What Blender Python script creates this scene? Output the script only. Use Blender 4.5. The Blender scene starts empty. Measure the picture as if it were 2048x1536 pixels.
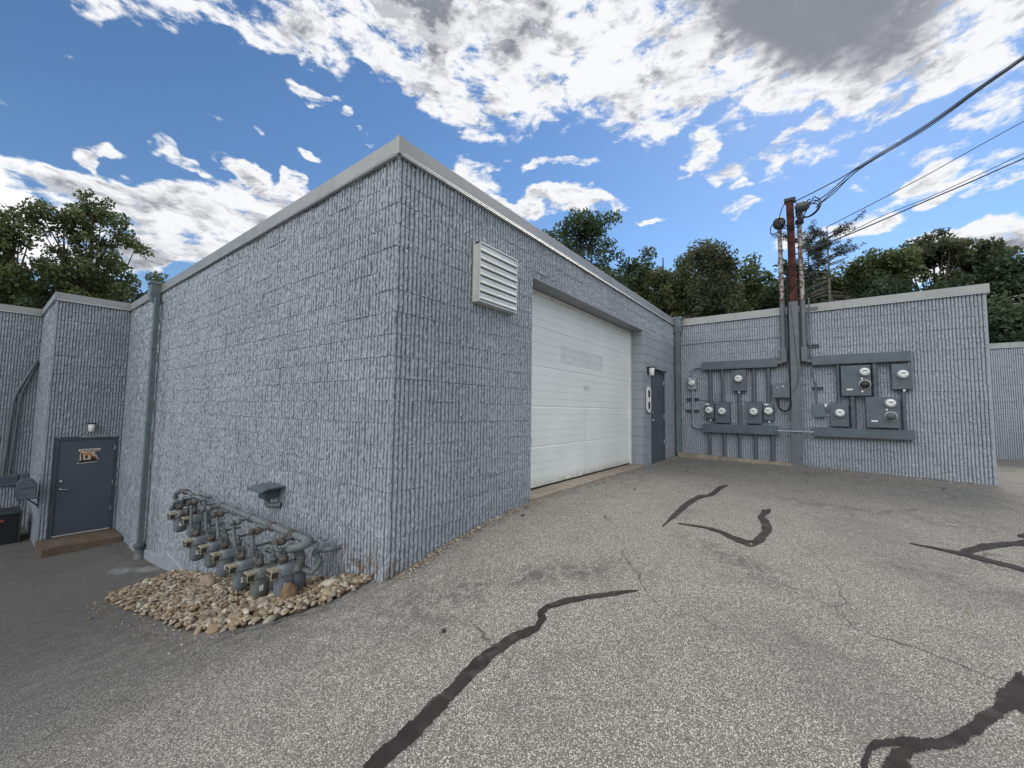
import bpy, bmesh, math, random
import numpy as np
from mathutils import Vector, Matrix
R = math.radians
sc = bpy.context.scene
random.seed(7); rng = np.random.default_rng(11)

# ------------------------------------------------------------------ camera
EYE = 1.6
cam_d = bpy.data.cameras.new("camera"); cam = bpy.data.objects.new("camera", cam_d)
sc.collection.objects.link(cam); sc.camera = cam
yaw, pitch, roll = R(36.92251337), R(3.68394993), R(0.77651455)
f_ = Vector((math.cos(yaw)*math.cos(pitch), math.sin(yaw)*math.cos(pitch), math.sin(pitch)))
r_ = Vector((math.sin(yaw), -math.cos(yaw), 0)); u_ = r_.cross(f_)
r2 = math.cos(roll)*r_ + math.sin(roll)*u_; u2 = -math.sin(roll)*r_ + math.cos(roll)*u_
m = Matrix(((r2.x, u2.x, -f_.x), (r2.y, u2.y, -f_.y), (r2.z, u2.z, -f_.z))).to_4x4()
m.translation = (0, 0, EYE); cam.matrix_world = m
cam_d.sensor_fit = 'HORIZONTAL'; cam_d.sensor_width = 36; cam_d.lens = 36*808.76/2048
cam_d.clip_start = 0.02; cam_d.clip_end = 2000

# ------------------------------------------------------------------ colour management, sun
sc.view_settings.view_transform = 'Standard'; sc.view_settings.look = 'None'
sc.view_settings.exposure = 1.15; sc.view_settings.gamma = 1
SUN_AZ, SUN_EL = R(-4), R(43)
sd = Vector((math.cos(SUN_AZ)*math.cos(SUN_EL), math.sin(SUN_AZ)*math.cos(SUN_EL), math.sin(SUN_EL)))
sl = bpy.data.lights.new("sun", 'SUN'); sl.energy = 1.25; sl.angle = R(24); sl.color = (1, .95, .87)
so = bpy.data.objects.new("sun", sl); sc.collection.objects.link(so)
so.rotation_euler = sd.to_track_quat('Z', 'Y').to_euler()

# ------------------------------------------------------------------ node helpers
def N(nt, t, **k):
    n = nt.nodes.new(t)
    for a, b in k.items():
        if a.startswith('i_'): n.inputs[int(a[2:])].default_value = b
        else: setattr(n, a, b)
    return n
def mth(nt, op, a, b=None, c=None, clamp=False):
    n = nt.nodes.new('ShaderNodeMath'); n.operation = op; n.use_clamp = clamp
    for i, v in enumerate((a, b, c)):
        if v is None: continue
        if isinstance(v, (int, float)): n.inputs[i].default_value = v
        else: nt.links.new(v, n.inputs[i])
    return n.outputs[0]
def ramp(nt, fac, stops, interp='LINEAR'):
    n = nt.nodes.new('ShaderNodeValToRGB'); cr = n.color_ramp; cr.interpolation = interp
    while len(cr.elements) < len(stops): cr.elements.new(0.5)
    for e, (p, c) in zip(cr.elements, stops):
        e.position = p; e.color = (c, c, c, 1) if isinstance(c, (int, float)) else (*c, 1)
    nt.links.new(fac, n.inputs[0]); return n.outputs[0]
def mixc(nt, fac, a, b, mode='MIX'):
    n = nt.nodes.new('ShaderNodeMix'); n.data_type = 'RGBA'; n.blend_type = mode
    for i, v in ((0, fac), (6, a), (7, b)):
        if isinstance(v, (int, float)): n.inputs[i].default_value = v
        elif isinstance(v, tuple): n.inputs[i].default_value = (*v, 1)
        else: nt.links.new(v, n.inputs[i])
    return n.outputs[2]
def smooth(nt, v, a, b, lo=0., hi=1.):
    n = nt.nodes.new('ShaderNodeMapRange'); n.interpolation_type = 'SMOOTHSTEP'
    nt.links.new(v, n.inputs[0]); n.inputs[1].default_value = a; n.inputs[2].default_value = b
    n.inputs[3].default_value = lo; n.inputs[4].default_value = hi; return n.outputs[0]
def noise(nt, vec, scale, detail=4, rough=.55, dist=0., out=0):
    n = nt.nodes.new('ShaderNodeTexNoise'); n.inputs['Scale'].default_value = scale
    n.inputs['Detail'].default_value = detail; n.inputs['Roughness'].default_value = rough
    n.inputs['Distortion'].default_value = dist
    if vec is not None: nt.links.new(vec, n.inputs['Vector'])
    return n.outputs[out]

# ------------------------------------------------------------------ sky: Nishita blue plus broken cloud laid out by direction
w = bpy.data.worlds.new("World"); sc.world = w; w.use_nodes = True; nt = w.node_tree; nt.nodes.clear()
tc = N(nt, 'ShaderNodeTexCoord'); dirv = tc.outputs['Generated']
sky = N(nt, 'ShaderNodeTexSky', sky_type='NISHITA', sun_disc=False, sun_elevation=SUN_EL, sun_rotation=math.pi/2-SUN_AZ,
        air_density=1.0, dust_density=.1, ozone_density=3.0)
# warp the direction a little so cloud edges break up
wn = noise(nt, dirv, 5, 4, .6, 0, 1)
wsub = N(nt, 'ShaderNodeVectorMath', operation='SUBTRACT'); nt.links.new(wn, wsub.inputs[0]); wsub.inputs[1].default_value = (.5, .5, .5)
wsc = N(nt, 'ShaderNodeVectorMath', operation='SCALE'); nt.links.new(wsub.outputs[0], wsc.inputs[0]); wsc.inputs['Scale'].default_value = .16
wad = N(nt, 'ShaderNodeVectorMath', operation='ADD'); nt.links.new(dirv, wad.inputs[0]); nt.links.new(wsc.outputs[0], wad.inputs[1])
wdir = wad.outputs[0]
# every cloud bank: azimuth, elevation of its middle, half length, half height (degrees), slant, weight
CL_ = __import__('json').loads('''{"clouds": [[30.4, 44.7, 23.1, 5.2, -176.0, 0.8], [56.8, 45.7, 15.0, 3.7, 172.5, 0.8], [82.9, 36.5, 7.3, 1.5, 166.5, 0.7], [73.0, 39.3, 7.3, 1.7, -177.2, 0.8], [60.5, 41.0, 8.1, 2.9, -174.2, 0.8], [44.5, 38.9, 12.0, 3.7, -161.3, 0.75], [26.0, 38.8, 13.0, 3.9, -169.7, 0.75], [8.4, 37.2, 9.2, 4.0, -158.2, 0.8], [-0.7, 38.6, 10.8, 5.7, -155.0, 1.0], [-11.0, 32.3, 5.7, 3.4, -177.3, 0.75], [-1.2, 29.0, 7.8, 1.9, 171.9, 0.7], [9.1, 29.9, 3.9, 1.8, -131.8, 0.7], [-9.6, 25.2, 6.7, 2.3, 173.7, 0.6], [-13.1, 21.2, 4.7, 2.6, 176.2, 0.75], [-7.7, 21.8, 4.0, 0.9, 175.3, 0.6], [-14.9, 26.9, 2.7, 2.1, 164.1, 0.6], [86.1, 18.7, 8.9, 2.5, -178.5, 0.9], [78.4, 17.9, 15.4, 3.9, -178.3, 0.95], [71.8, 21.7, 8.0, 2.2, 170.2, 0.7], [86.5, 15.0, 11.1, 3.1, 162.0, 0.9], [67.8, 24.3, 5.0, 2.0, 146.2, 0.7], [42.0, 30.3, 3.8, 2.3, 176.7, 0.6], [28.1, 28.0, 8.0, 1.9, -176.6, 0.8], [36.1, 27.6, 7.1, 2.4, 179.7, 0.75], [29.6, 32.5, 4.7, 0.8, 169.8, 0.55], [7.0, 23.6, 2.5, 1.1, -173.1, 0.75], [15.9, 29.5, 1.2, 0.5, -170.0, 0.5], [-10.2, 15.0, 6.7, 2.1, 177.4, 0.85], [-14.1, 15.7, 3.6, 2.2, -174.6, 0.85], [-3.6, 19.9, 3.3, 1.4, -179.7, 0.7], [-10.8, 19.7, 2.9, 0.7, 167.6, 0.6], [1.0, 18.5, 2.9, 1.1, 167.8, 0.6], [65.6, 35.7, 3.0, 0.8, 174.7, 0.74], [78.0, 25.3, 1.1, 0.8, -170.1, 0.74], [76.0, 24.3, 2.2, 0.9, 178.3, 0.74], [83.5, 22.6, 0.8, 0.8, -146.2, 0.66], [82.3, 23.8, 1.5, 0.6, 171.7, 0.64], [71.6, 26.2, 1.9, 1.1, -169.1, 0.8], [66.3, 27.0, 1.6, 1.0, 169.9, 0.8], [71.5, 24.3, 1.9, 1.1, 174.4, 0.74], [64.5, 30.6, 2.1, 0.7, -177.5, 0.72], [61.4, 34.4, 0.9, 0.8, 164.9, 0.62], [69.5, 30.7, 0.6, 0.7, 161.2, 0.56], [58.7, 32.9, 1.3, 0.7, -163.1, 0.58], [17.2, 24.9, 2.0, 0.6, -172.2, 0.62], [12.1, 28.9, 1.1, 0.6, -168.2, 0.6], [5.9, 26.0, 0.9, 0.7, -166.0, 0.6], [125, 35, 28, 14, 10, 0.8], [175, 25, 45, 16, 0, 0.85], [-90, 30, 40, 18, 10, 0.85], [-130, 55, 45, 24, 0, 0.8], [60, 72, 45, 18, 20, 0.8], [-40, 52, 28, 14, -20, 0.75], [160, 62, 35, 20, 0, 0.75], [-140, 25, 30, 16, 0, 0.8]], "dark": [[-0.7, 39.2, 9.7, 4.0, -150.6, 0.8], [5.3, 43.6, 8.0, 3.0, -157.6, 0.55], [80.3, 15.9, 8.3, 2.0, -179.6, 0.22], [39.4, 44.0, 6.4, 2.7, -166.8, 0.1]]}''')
def bank(az, el, a, b, slant, src):
    az, el = R(az), R(el)
    C = Vector((math.cos(az)*math.cos(el), math.sin(az)*math.cos(el), math.sin(el)))
    U = Vector((-math.sin(az), math.cos(az), 0)); V = C.cross(U)
    s = R(slant); U2 = math.cos(s)*U + math.sin(s)*V; V2 = -math.sin(s)*U + math.cos(s)*V
    e = Matrix((U2, V2, C)).transposed().to_euler('XYZ')
    mp = N(nt, 'ShaderNodeMapping', vector_type='TEXTURE')
    mp.inputs['Location'].default_value = C; mp.inputs['Rotation'].default_value = e
    mp.inputs['Scale'].default_value = (math.sin(R(a)), math.sin(R(b)), .9)
    nt.links.new(src, mp.inputs['Vector'])
    ln = N(nt, 'ShaderNodeVectorMath', operation='LENGTH'); nt.links.new(mp.outputs[0], ln.inputs[0])
    return ln.outputs['Value']
tot = None
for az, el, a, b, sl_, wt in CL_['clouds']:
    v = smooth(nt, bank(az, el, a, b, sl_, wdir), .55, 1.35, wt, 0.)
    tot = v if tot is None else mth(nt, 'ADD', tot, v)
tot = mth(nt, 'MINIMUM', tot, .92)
sx = N(nt, 'ShaderNodeMapping'); sx.inputs['Scale'].default_value = (1, 1, 2.4); nt.links.new(dirv, sx.inputs[0])
fb = noise(nt, sx.outputs[0], 12, 10, .64, .25)
so_ = N(nt, 'ShaderNodeVectorMath', operation='ADD'); nt.links.new(sx.outputs[0], so_.inputs[0]); so_.inputs[1].default_value = (sd.x*.035, sd.y*.035, sd.z*.06)
fbs = noise(nt, so_.outputs[0], 12, 6, .64, .25)
fb2 = noise(nt, sx.outputs[0], 3.4, 5, .55, .1)
# cloud cover; the unseen banks are added and enlarged for white fill
dens = mth(nt, 'ADD', mth(nt, 'MULTIPLY', mth(nt, 'SUBTRACT', fb, .5), 4.6), mth(nt, 'MULTIPLY', mth(nt, 'SUBTRACT', fb2, .5), 1.3))
dens = mth(nt, 'ADD', mth(nt, 'SUBTRACT', dens, .84), mth(nt, 'MULTIPLY', tot, 1.66))
# the big grey rain cloud is solid
alpha = None
thick = smooth(nt, dens, .25, 1.1)
shade = noise(nt, sx.outputs[0], 5.5, 7, .6, .4)
grey = None
for az, el, a, b, sl_, wt in CL_['dark']:
    v = smooth(nt, bank(az, el, a, b, sl_, wdir), .45, 1.35, wt, 0.)
    grey = v if grey is None else mth(nt, 'MAXIMUM', grey, v)
dens = mth(nt, 'ADD', dens, mth(nt, 'MULTIPLY', smooth(nt, grey, .22, .6), 1.0))
alpha = smooth(nt, dens, -.12, .58)
lum = mth(nt, 'SUBTRACT', 1.0, mth(nt, 'MULTIPLY', thick, smooth(nt, shade, .36, .64, .12, .66)))
rel = mth(nt, 'MULTIPLY', mth(nt, 'SUBTRACT', fb, fbs), 3.0)
lum = mth(nt, 'ADD', lum, mth(nt, 'MINIMUM', mth(nt, 'MAXIMUM', rel, -.42), .16))
lum = mth(nt, 'MULTIPLY', lum, mth(nt, 'SUBTRACT', 1.0, grey))
cc = mixc(nt, smooth(nt, lum, .15, .95), (.118, .125, .145), (.425, .43, .44))
bgs = N(nt, 'ShaderNodeBackground'); bgs.inputs[1].default_value = .064
hs = N(nt, 'ShaderNodeHueSaturation'); hs.inputs['Saturation'].default_value = 1.12; nt.links.new(sky.outputs[0], hs.inputs['Color']); nt.links.new(hs.outputs[0], bgs.inputs[0])
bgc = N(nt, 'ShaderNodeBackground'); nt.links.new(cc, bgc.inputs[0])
# unseen front-lit clouds opposite the sun, brightened as added fill for the walls
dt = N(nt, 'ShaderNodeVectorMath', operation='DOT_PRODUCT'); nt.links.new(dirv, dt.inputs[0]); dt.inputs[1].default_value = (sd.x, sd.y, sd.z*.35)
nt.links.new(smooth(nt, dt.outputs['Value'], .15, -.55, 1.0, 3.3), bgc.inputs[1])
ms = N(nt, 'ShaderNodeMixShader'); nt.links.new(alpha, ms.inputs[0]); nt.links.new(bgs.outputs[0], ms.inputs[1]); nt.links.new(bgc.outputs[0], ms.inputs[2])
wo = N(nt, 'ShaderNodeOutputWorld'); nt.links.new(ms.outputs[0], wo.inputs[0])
w.cycles.sampling_method = 'MANUAL'; w.cycles.sample_map_resolution = 512

# ------------------------------------------------------------------ materials
def mat(name, col, rough=.6, metal=0., var=.12, scale=6., bump=0., bscale=60., speck=0., dirt=None, dirtamt=.5, dt=(.52, .66)):
    mt = bpy.data.materials.new(name); mt.use_nodes = True; t = mt.node_tree
    b = t.nodes['Principled BSDF']; g = N(t, 'ShaderNodeNewGeometry'); p = g.outputs['Position']
    n1 = noise(t, p, scale, 5, .6)
    lo = tuple(c*(1-var) for c in col); hi = tuple(min(1, c*(1+var)) for c in col)
    c = mixc(t, smooth(t, n1, .32, .68), lo, hi)
    if speck:
        n2 = noise(t, p, 220, 2, .5); c = mixc(t, smooth(t, n2, .35, .65, 0, speck), c, tuple(x*.45 for x in col))
    if dirt:
        n3 = noise(t, p, scale*.7, 6, .65, .6); c = mixc(t, smooth(t, n3, dt[0], dt[1], 0, dirtamt), c, dirt)
    if rough > .8: b.inputs['Specular IOR Level'].default_value = .2
    t.links.new(c, b.inputs['Base Color']); b.inputs['Roughness'].default_value = rough; b.inputs['Metallic'].default_value = metal
    if bump:
        bn = N(t, 'ShaderNodeBump'); bn.inputs['Distance'].default_value = bump; bn.inputs['Strength'].default_value = .8
        t.links.new(noise(t, p, bscale, 5, .65), bn.inputs['Height']); t.links.new(bn.outputs[0], b.inputs['Normal'])
    return mt
M = {}
M['smooth'] = mat('smooth_block_paint', (.285, .305, .332), .55, 0, .07, 3, .002, 90)
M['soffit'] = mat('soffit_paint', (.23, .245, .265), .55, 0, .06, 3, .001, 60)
M['joint'] = mat('joint_paint', (.13, .15, .185), .8, 0, .1)
M['fascia'] = mat('fascia_metal', (.285, .28, .265), .42, .25, .06, 2.2, .0006, 30, dirt=(.20, .185, .16), dirtamt=.45)
M['fascia_edge'] = mat('fascia_drip_edge', (.50, .51, .52), .4, .2, .06)
M['roof'] = mat('roof_membrane', (.12, .12, .12), .9, 0, .2)
M['slate'] = mat('slate_paint', (.082, .100, .118), .42, 0, .12, 5, .0004, 40)
M['slate2'] = mat('slate_paint_worn', (.11, .13, .148), .5, 0, .15, 9, .0006, 50)
M['door_slate'] = mat('door_paint', (.076, .090, .110), .4, 0, .06, 2)
M['frame_slate'] = mat('door_frame_paint', (.058, .069, .085), .45, 0, .08, 3)
M['down'] = mat('downspout_paint', (.12, .15, .155), .42, 0, .12, 3, .0005, 20)
M['conduit'] = mat('conduit_grey', (.25, .27, .29), .5, .1, .15, 8)
M['white'] = mat('white_trim', (.66, .66, .62), .5, 0, .06, 4, dirt=(.42, .38, .3), dirtamt=.3)
M['louver'] = mat('louver_metal', (.60, .60, .56), .38, .15, .07, 3, dirt=(.4, .37, .32), dirtamt=.3)
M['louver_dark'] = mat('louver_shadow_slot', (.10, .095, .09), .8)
M['concrete'] = mat('concrete', (.30, .255, .20), .85, 0, .2, 5, .002, 80, .25)
M['concrete_brown'] = mat('concrete_brown', (.155, .118, .085), .85, 0, .22, 4, .002, 80, .25)
M['chrome'] = mat('chrome', (.6, .6, .58), .25, .9, .05)
M['meter_face'] = mat('meter_face', (.72, .73, .70), .35, 0, .05)
M['meter_ring'] = mat('meter_ring', (.42, .43, .42), .35, .6, .1)
M['black'] = mat('black_plastic', (.012, .012, .013), .45, 0, .2)
M['cable'] = mat('black_cable', (.010, .011, .013), .55, 0, .2)
M['label'] = mat('sticker_white', (.72, .72, .70), .5, 0, .1, 30)
M['lamp_glass'] = mat('lamp_glass', (.78, .79, .75), .35, 0, .04)
M['rust'] = mat('rusty_red_paint', (.070, .023, .018), .85, 0, .4, 5, .002, 60, dirt=(.020, .014, .012), dirtamt=.85, dt=(.48, .60))
M['grey_steel'] = mat('grey_steel_paint', (.115, .13, .14), .55, 0, .12, 6)
M['pvc'] = mat('peeling_white_paint', (.37, .33, .30), .75, 0, .14, 17, .001, 60, dirt=(.10, .055, .042), dirtamt=1., dt=(.46, .54))
M['pipe'] = mat('gas_pipe_paint', (.135, .150, .152), .55, 0, .2, 9, .0012, 90, dirt=(.09, .055, .038), dirtamt=.5)
M['pipe_rust'] = mat('rusty_fitting', (.105, .085, .072), .8, 0, .4, 16, .002, 90, dirt=(.075, .038, .026), dirtamt=.9)
M['meter_body'] = mat('gas_meter_paint', (.145, .163, .178), .45, 0, .14, 7, .0008, 60, dirt=(.19, .20, .19), dirtamt=.4)
M['meter_olive'] = mat('gas_meter_weathered', (.125, .14, .12), .55, 0, .2, 7, .0008, 60, dirt=(.19, .18, .12), dirtamt=.6)
M['index'] = mat('index_box_cream', (.30, .27, .19), .55, 0, .15, 30, .0006, 80, dirt=(.16, .13, .08), dirtamt=.7)
M['index_glass'] = mat('index_window', (.05, .048, .04), .25, 0, .2, 40)
M['bark'] = mat('bark', (.07, .055, .042), .9, 0, .3, 6, .01, 20)
M['dead_bark'] = mat('grey_dead_bark', (.14, .125, .11), .9, 0, .3, 6)
M['orange'] = mat('orange_print', (.50, .16, .02), .5, 0, .15, 30)
M['print'] = mat('black_print', (.02, .015, .014), .5, 0, .2, 30)
M['red'] = mat('red_badge', (.33, .07, .06), .45, 0, .1)
M['acu'] = mat('condenser_metal', (.035, .038, .042), .5, .2, .2, 8)
M['mailbox'] = mat('mailbox_metal', (.075, .085, .09), .42, .2, .15, 14, .0008, 40)
M['dirt'] = mat('dirt', (.085, .06, .042), .95, 0, .3, 8, .01, 60)
M['brown_stone'] = mat('brown_stone', (.19, .125, .07), .85, 0, .35, 9, .008, 30, dirt=(.10, .06, .04), dirtamt=.6)
M['cream_stone'] = mat('cream_stone', (.44, .40, .32), .8, 0, .16, 9, .004, 40)
M['pink_stone'] = mat('pink_stone', (.36, .27, .20), .85, 0, .2, 9, .004, 40)
M['tar'] = mat('crack_tar', (.027, .0235, .0225), .9, 0, .28, 9, .003, 120, dirt=(.10, .095, .085), dirtamt=.35)

def block_paint():
    mt = bpy.data.materials.new('split_block_paint'); mt.use_nodes = True; t = mt.node_tree; b = t.nodes['Principled BSDF']
    p = N(t, 'ShaderNodeNewGeometry').outputs['Position']
    big = noise(t, p, .9, 4, .6); fine = noise(t, p, 125, 3, .65); mid = noise(t, p, 14, 4, .6)
    c = mixc(t, smooth(t, big, .3, .7), (.262, .287, .318), (.335, .362, .394))
    c = mixc(t, smooth(t, mid, .42, .72, 0, .35), c, (.20, .22, .25))
    c = mixc(t, smooth(t, fine, .52, .66, 0, .68), c, (.66, .69, .715))
    c = mixc(t, smooth(t, fine, .47, .34, 0, .7), c, (.17, .18, .205))
    # peeled, mossy patch low on the wall by the rock bed (a stain with its own place)
    sp = N(t, 'ShaderNodeSeparateXYZ'); t.links.new(p, sp.inputs[0])
    stain = mth(t, 'MULTIPLY', smooth(t, sp.outputs[2], .55, .0), smooth(t, sp.outputs[1], 4.3, 3.3))
    stain = mth(t, 'MULTIPLY', stain, smooth(t, sp.outputs[0], 2.6, 2.3))
    stain = mth(t, 'MULTIPLY', stain, smooth(t, noise(t, p, 9, 6, .7, .5), .47, .56))
    stc = mixc(t, smooth(t, noise(t, p, 22, 4, .6), .4, .6), (.085, .07, .055), (.26, .16, .09))
    c = mixc(t, stain, c, stc)
    t.links.new(c, b.inputs['Base Color']); b.inputs['Roughness'].default_value = .5
    bn = N(t, 'ShaderNodeBump'); bn.inputs['Distance'].default_value = .006; bn.inputs['Strength'].default_value = .9
    t.links.new(noise(t, p, 80, 6, .75), bn.inputs['Height']); t.links.new(bn.outputs[0], b.inputs['Normal'])
    return mt
M['block'] = block_paint()

def asphalt():
    mt = bpy.data.materials.new('asphalt'); mt.use_nodes = True; t = mt.node_tree; b = t.nodes['Principled BSDF']
    p = N(t, 'ShaderNodeNewGeometry').outputs['Position']
    vor = N(t, 'ShaderNodeTexVoronoi'); vor.inputs['Scale'].default_value = 158; t.links.new(p, vor.inputs['Vector'])
    sepc = N(t, 'ShaderNodeSeparateColor'); t.links.new(vor.outputs['Color'], sepc.inputs[0])
    chip = ramp(t, sepc.outputs[0], [(0, (.080, .072, .061)), (.25, (.160, .146, .124)), (.5, (.268, .248, .213)), (.75, (.41, .384, .337)), (.95, (.68, .645, .575))])
    edge = smooth(t, vor.outputs['Distance'], .35, .75)
    c = mixc(t, edge, chip, (.065, .061, .057))
    fine = noise(t, p, 320, 3, .6)
    c = mixc(t, smooth(t, fine, .3, .7, 0, .35), c, (.30, .285, .255))
    n1c = noise(t, p, .9, 3, .5); n1 = noise(t, p, .55, 5, .6, .4); n2 = noise(t, p, 2.6, 6, .65, .3)
    n4 = noise(t, p, 7.5, 7, .75, .6)
    c = mixc(t, smooth(t, n2, .50, .72, 0, .34), c, (.10, .093, .084))
    c = mixc(t, smooth(t, n4, .54, .72, 0, .30), c, (.11, .10, .09))
    # hairline cracks wandering through the surface
    wv = N(t, 'ShaderNodeVectorMath', operation='SCALE'); wv.inputs['Scale'].default_value = .5; t.links.new(noise(t, p, 1.5, 4, .55, 0, 1), wv.inputs[0])
    wa = N(t, 'ShaderNodeVectorMath', operation='ADD'); t.links.new(p, wa.inputs[0]); t.links.new(wv.outputs[0], wa.inputs[1])
    vc = N(t, 'ShaderNodeTexVoronoi', feature='DISTANCE_TO_EDGE'); vc.inputs['Scale'].default_value = .45; t.links.new(wa.outputs[0], vc.inputs['Vector'])
    ck = mth(t, 'MULTIPLY', smooth(t, vc.outputs['Distance'], .0015, .006, .75, 0), smooth(t, n1c, .46, .60))
    c = mixc(t, ck, c, (.04, .037, .034))
    c = mixc(t, smooth(t, n1, .52, .68, 0, .30), c, (.10, .094, .088))
    # oil / water stains, each with its own place on the lot
    for (x, y, rx, ry, a, amt) in [(3.35, 2.97, 1.3, .16, 0, .7), (11.3, .2, .22, 3.2, 0, .7), (6.6, 2.92, 2.4, .12, 0, .5), (2.1, 11.5, .25, 2.6, 0, .6), (1.3, 6.0, 1.2, 3.5, 0, .5), (3.05, 1.75, .75, .16, -40, .7), (4.25, .55, .9, .22, 60, .65), (2.3, 2.3, .8, .25, -30, .45), (7.2, -.5, 1.6, .3, 85, .5),
                                   (5.0, -.9, .8, .25, 60, .4), (10.3, .6, .9, 2.6, 0, .5), (9.5, -1.9, 1.2, 1.0, 0, .3), (6.2, 2.5, 2.2, .35, 0, .3), (2.2, 2.6, .7, .5, -20, .25)]:
        mp = N(t, 'ShaderNodeMapping', vector_type='TEXTURE'); mp.inputs['Location'].default_value = (x, y, .2)
        mp.inputs['Rotation'].default_value = (0, 0, R(a)); mp.inputs['Scale'].default_value = (rx, ry, 3)
        t.links.new(p, mp.inputs[0]); ln = N(t, 'ShaderNodeVectorMath', operation='LENGTH'); t.links.new(mp.outputs[0], ln.inputs[0])
        v = mth(t, 'MULTIPLY', smooth(t, ln.outputs['Value'], .1, 1.5, amt*.9, 0), smooth(t, n4, .42, .58))
        c = mixc(t, v, c, (.055, .052, .050))
    # the low left side is darkened: building shade put into the asphalt colour
    sp = N(t, 'ShaderNodeSeparateXYZ'); t.links.new(p, sp.inputs[0])
    yy = mth(t, 'ADD', sp.outputs[1], mth(t, 'MULTIPLY', sp.outputs[0], -.55))
    yy = mth(t, 'ADD', yy, mth(t, 'MULTIPLY', mth(t, 'SUBTRACT', n1, .5), 2.5))
    v = smooth(t, yy, 2.6, 6.5, 0, .50)
    c = mixc(t, mth(t, 'MULTIPLY', v, smooth(t, sp.outputs[0], 2.6, 2.2)), c, (.052, .050, .051))
    for (x, y, rx, ry, a) in [(1.79, 10.18, .16, .30, 10), (2.06, 9.69, .14, .36, 15)]:   # pale cement smears by the left wall
        mp = N(t, 'ShaderNodeMapping', vector_type='TEXTURE'); mp.inputs['Location'].default_value = (x, y, -1.4)
        mp.inputs['Rotation'].default_value = (0, 0, R(a)); mp.inputs['Scale'].default_value = (rx, ry, 3)
        t.links.new(p, mp.inputs[0]); ln = N(t, 'ShaderNodeVectorMath', operation='LENGTH'); t.links.new(mp.outputs[0], ln.inputs[0])
        c = mixc(t, mth(t, 'MULTIPLY', smooth(t, ln.outputs['Value'], .3, 1.3, .8, 0), smooth(t, n4, .40, .56, .2, 1)), c, (.30, .30, .30))
    t.links.new(c, b.inputs['Base Color']); b.inputs['Roughness'].default_value = .92; b.inputs['Specular IOR Level'].default_value = .25
    bn = N(t, 'ShaderNodeBump'); bn.inputs['Distance'].default_value = .004; bn.inputs['Strength'].default_value = .6
    t.links.new(vor.outputs['Distance'], bn.inputs['Height']); bn.invert = True; t.links.new(bn.outputs[0], b.inputs['Normal'])
    return mt
M['asphalt'] = asphalt()

def leafmat(name, a, b2, trans=.45):
    mt = bpy.data.materials.new(name); mt.use_nodes = True; t = mt.node_tree; b = t.nodes['Principled BSDF']
    g = N(t, 'ShaderNodeNewGeometry'); c = mixc(t, g.outputs['Random Per Island'], a, b2)
    c = mixc(t, smooth(t, noise(t, g.outputs['Position'], .7, 3, .5), .4, .65), c, mixc(t, .5, a, b2, 'MULTIPLY') if False else tuple(x*.75 for x in a))
    t.links.new(c, b.inputs['Base Color']); b.inputs['Roughness'].default_value = .55
    tr = N(t, 'ShaderNodeBsdfTranslucent'); t.links.new(c, tr.inputs[0]); mx = N(t, 'ShaderNodeMixShader'); mx.inputs[0].default_value = trans
    o = t.nodes['Material Output']; t.links.new(b.outputs[0], mx.inputs[1]); t.links.new(tr.outputs[0], mx.inputs[2]); t.links.new(mx.outputs[0], o.inputs[0])
    return mt
M['leaf_dark'] = leafmat('leaves_dark', (.048, .080, .038), (.098, .140, .062))
M['leaf_mid'] = leafmat('leaves_mid', (.072, .105, .036), (.160, .185, .066))
M['leaf_olive'] = leafmat('leaves_olive', (.080, .102, .040), (.165, .170, .065))
M['leaf_brown'] = leafmat('leaves_brownish', (.070, .090, .044), (.150, .150, .072))
M['needle'] = leafmat('needles', (.015, .028, .016), (.03, .045, .025), .15)

def stonemat():
    mt = bpy.data.materials.new('river_pebbles'); mt.use_nodes = True; t = mt.node_tree; b = t.nodes['Principled BSDF']
    g = N(t, 'ShaderNodeNewGeometry')
    c = ramp(t, g.outputs['Random Per Island'], [(0, (.14, .082, .042)), (.16, (.29, .205, .12)), (.32, (.41, .31, .19)), (.48, (.20, .155, .105)), (.62, (.47, .385, .265)), (.74, (.29, .255, .21)), (.86, (.60, .54, .42)), (1, (.12, .10, .085))])
    c = mixc(t, smooth(t, noise(t, g.outputs['Position'], 45, 4, .6), .4, .75, 0, .45), c, (.15, .10, .065))
    t.links.new(c, b.inputs['Base Color']); b.inputs['Roughness'].default_value = .75
    return mt
M['pebbles'] = stonemat()

# ------------------------------------------------------------------ object helpers
COL = sc.collection
def tag(o, label=None, cat=None, group=None, kind=None):
    if label: o['label'] = label
    if cat: o['category'] = cat
    if group: o['group'] = group
    if kind: o['kind'] = kind
    return o
def empty(name, loc, label, cat, group=None):
    o = bpy.data.objects.new(name, None); COL.objects.link(o); o.location = loc; o.empty_display_size = .1
    return tag(o, label, cat, group)
def root_loc(parent):
    v = Vector((0, 0, 0)); q = parent
    while q is not None: v += q.location; q = q.parent
    return v
def link_mesh(name, me, material, parent=None, origin=None):
    o = bpy.data.objects.new(name, me); COL.objects.link(o)
    if material is not None and not me.materials: me.materials.append(material)
    if parent is not None:
        off = root_loc(parent); o.parent = parent
    else:
        off = Vector(origin) if origin is not None else Vector((0, 0, 0)); o.location = off
    if off.length > 0: me.transform(Matrix.Translation(-off))
    return o
def copy_tree(o, parent=None):
    c = o.copy(); COL.objects.link(c)
    if parent is not None: c.parent = parent
    for ch in [k for k in o.children]: copy_tree(ch, c)
    return c

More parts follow.
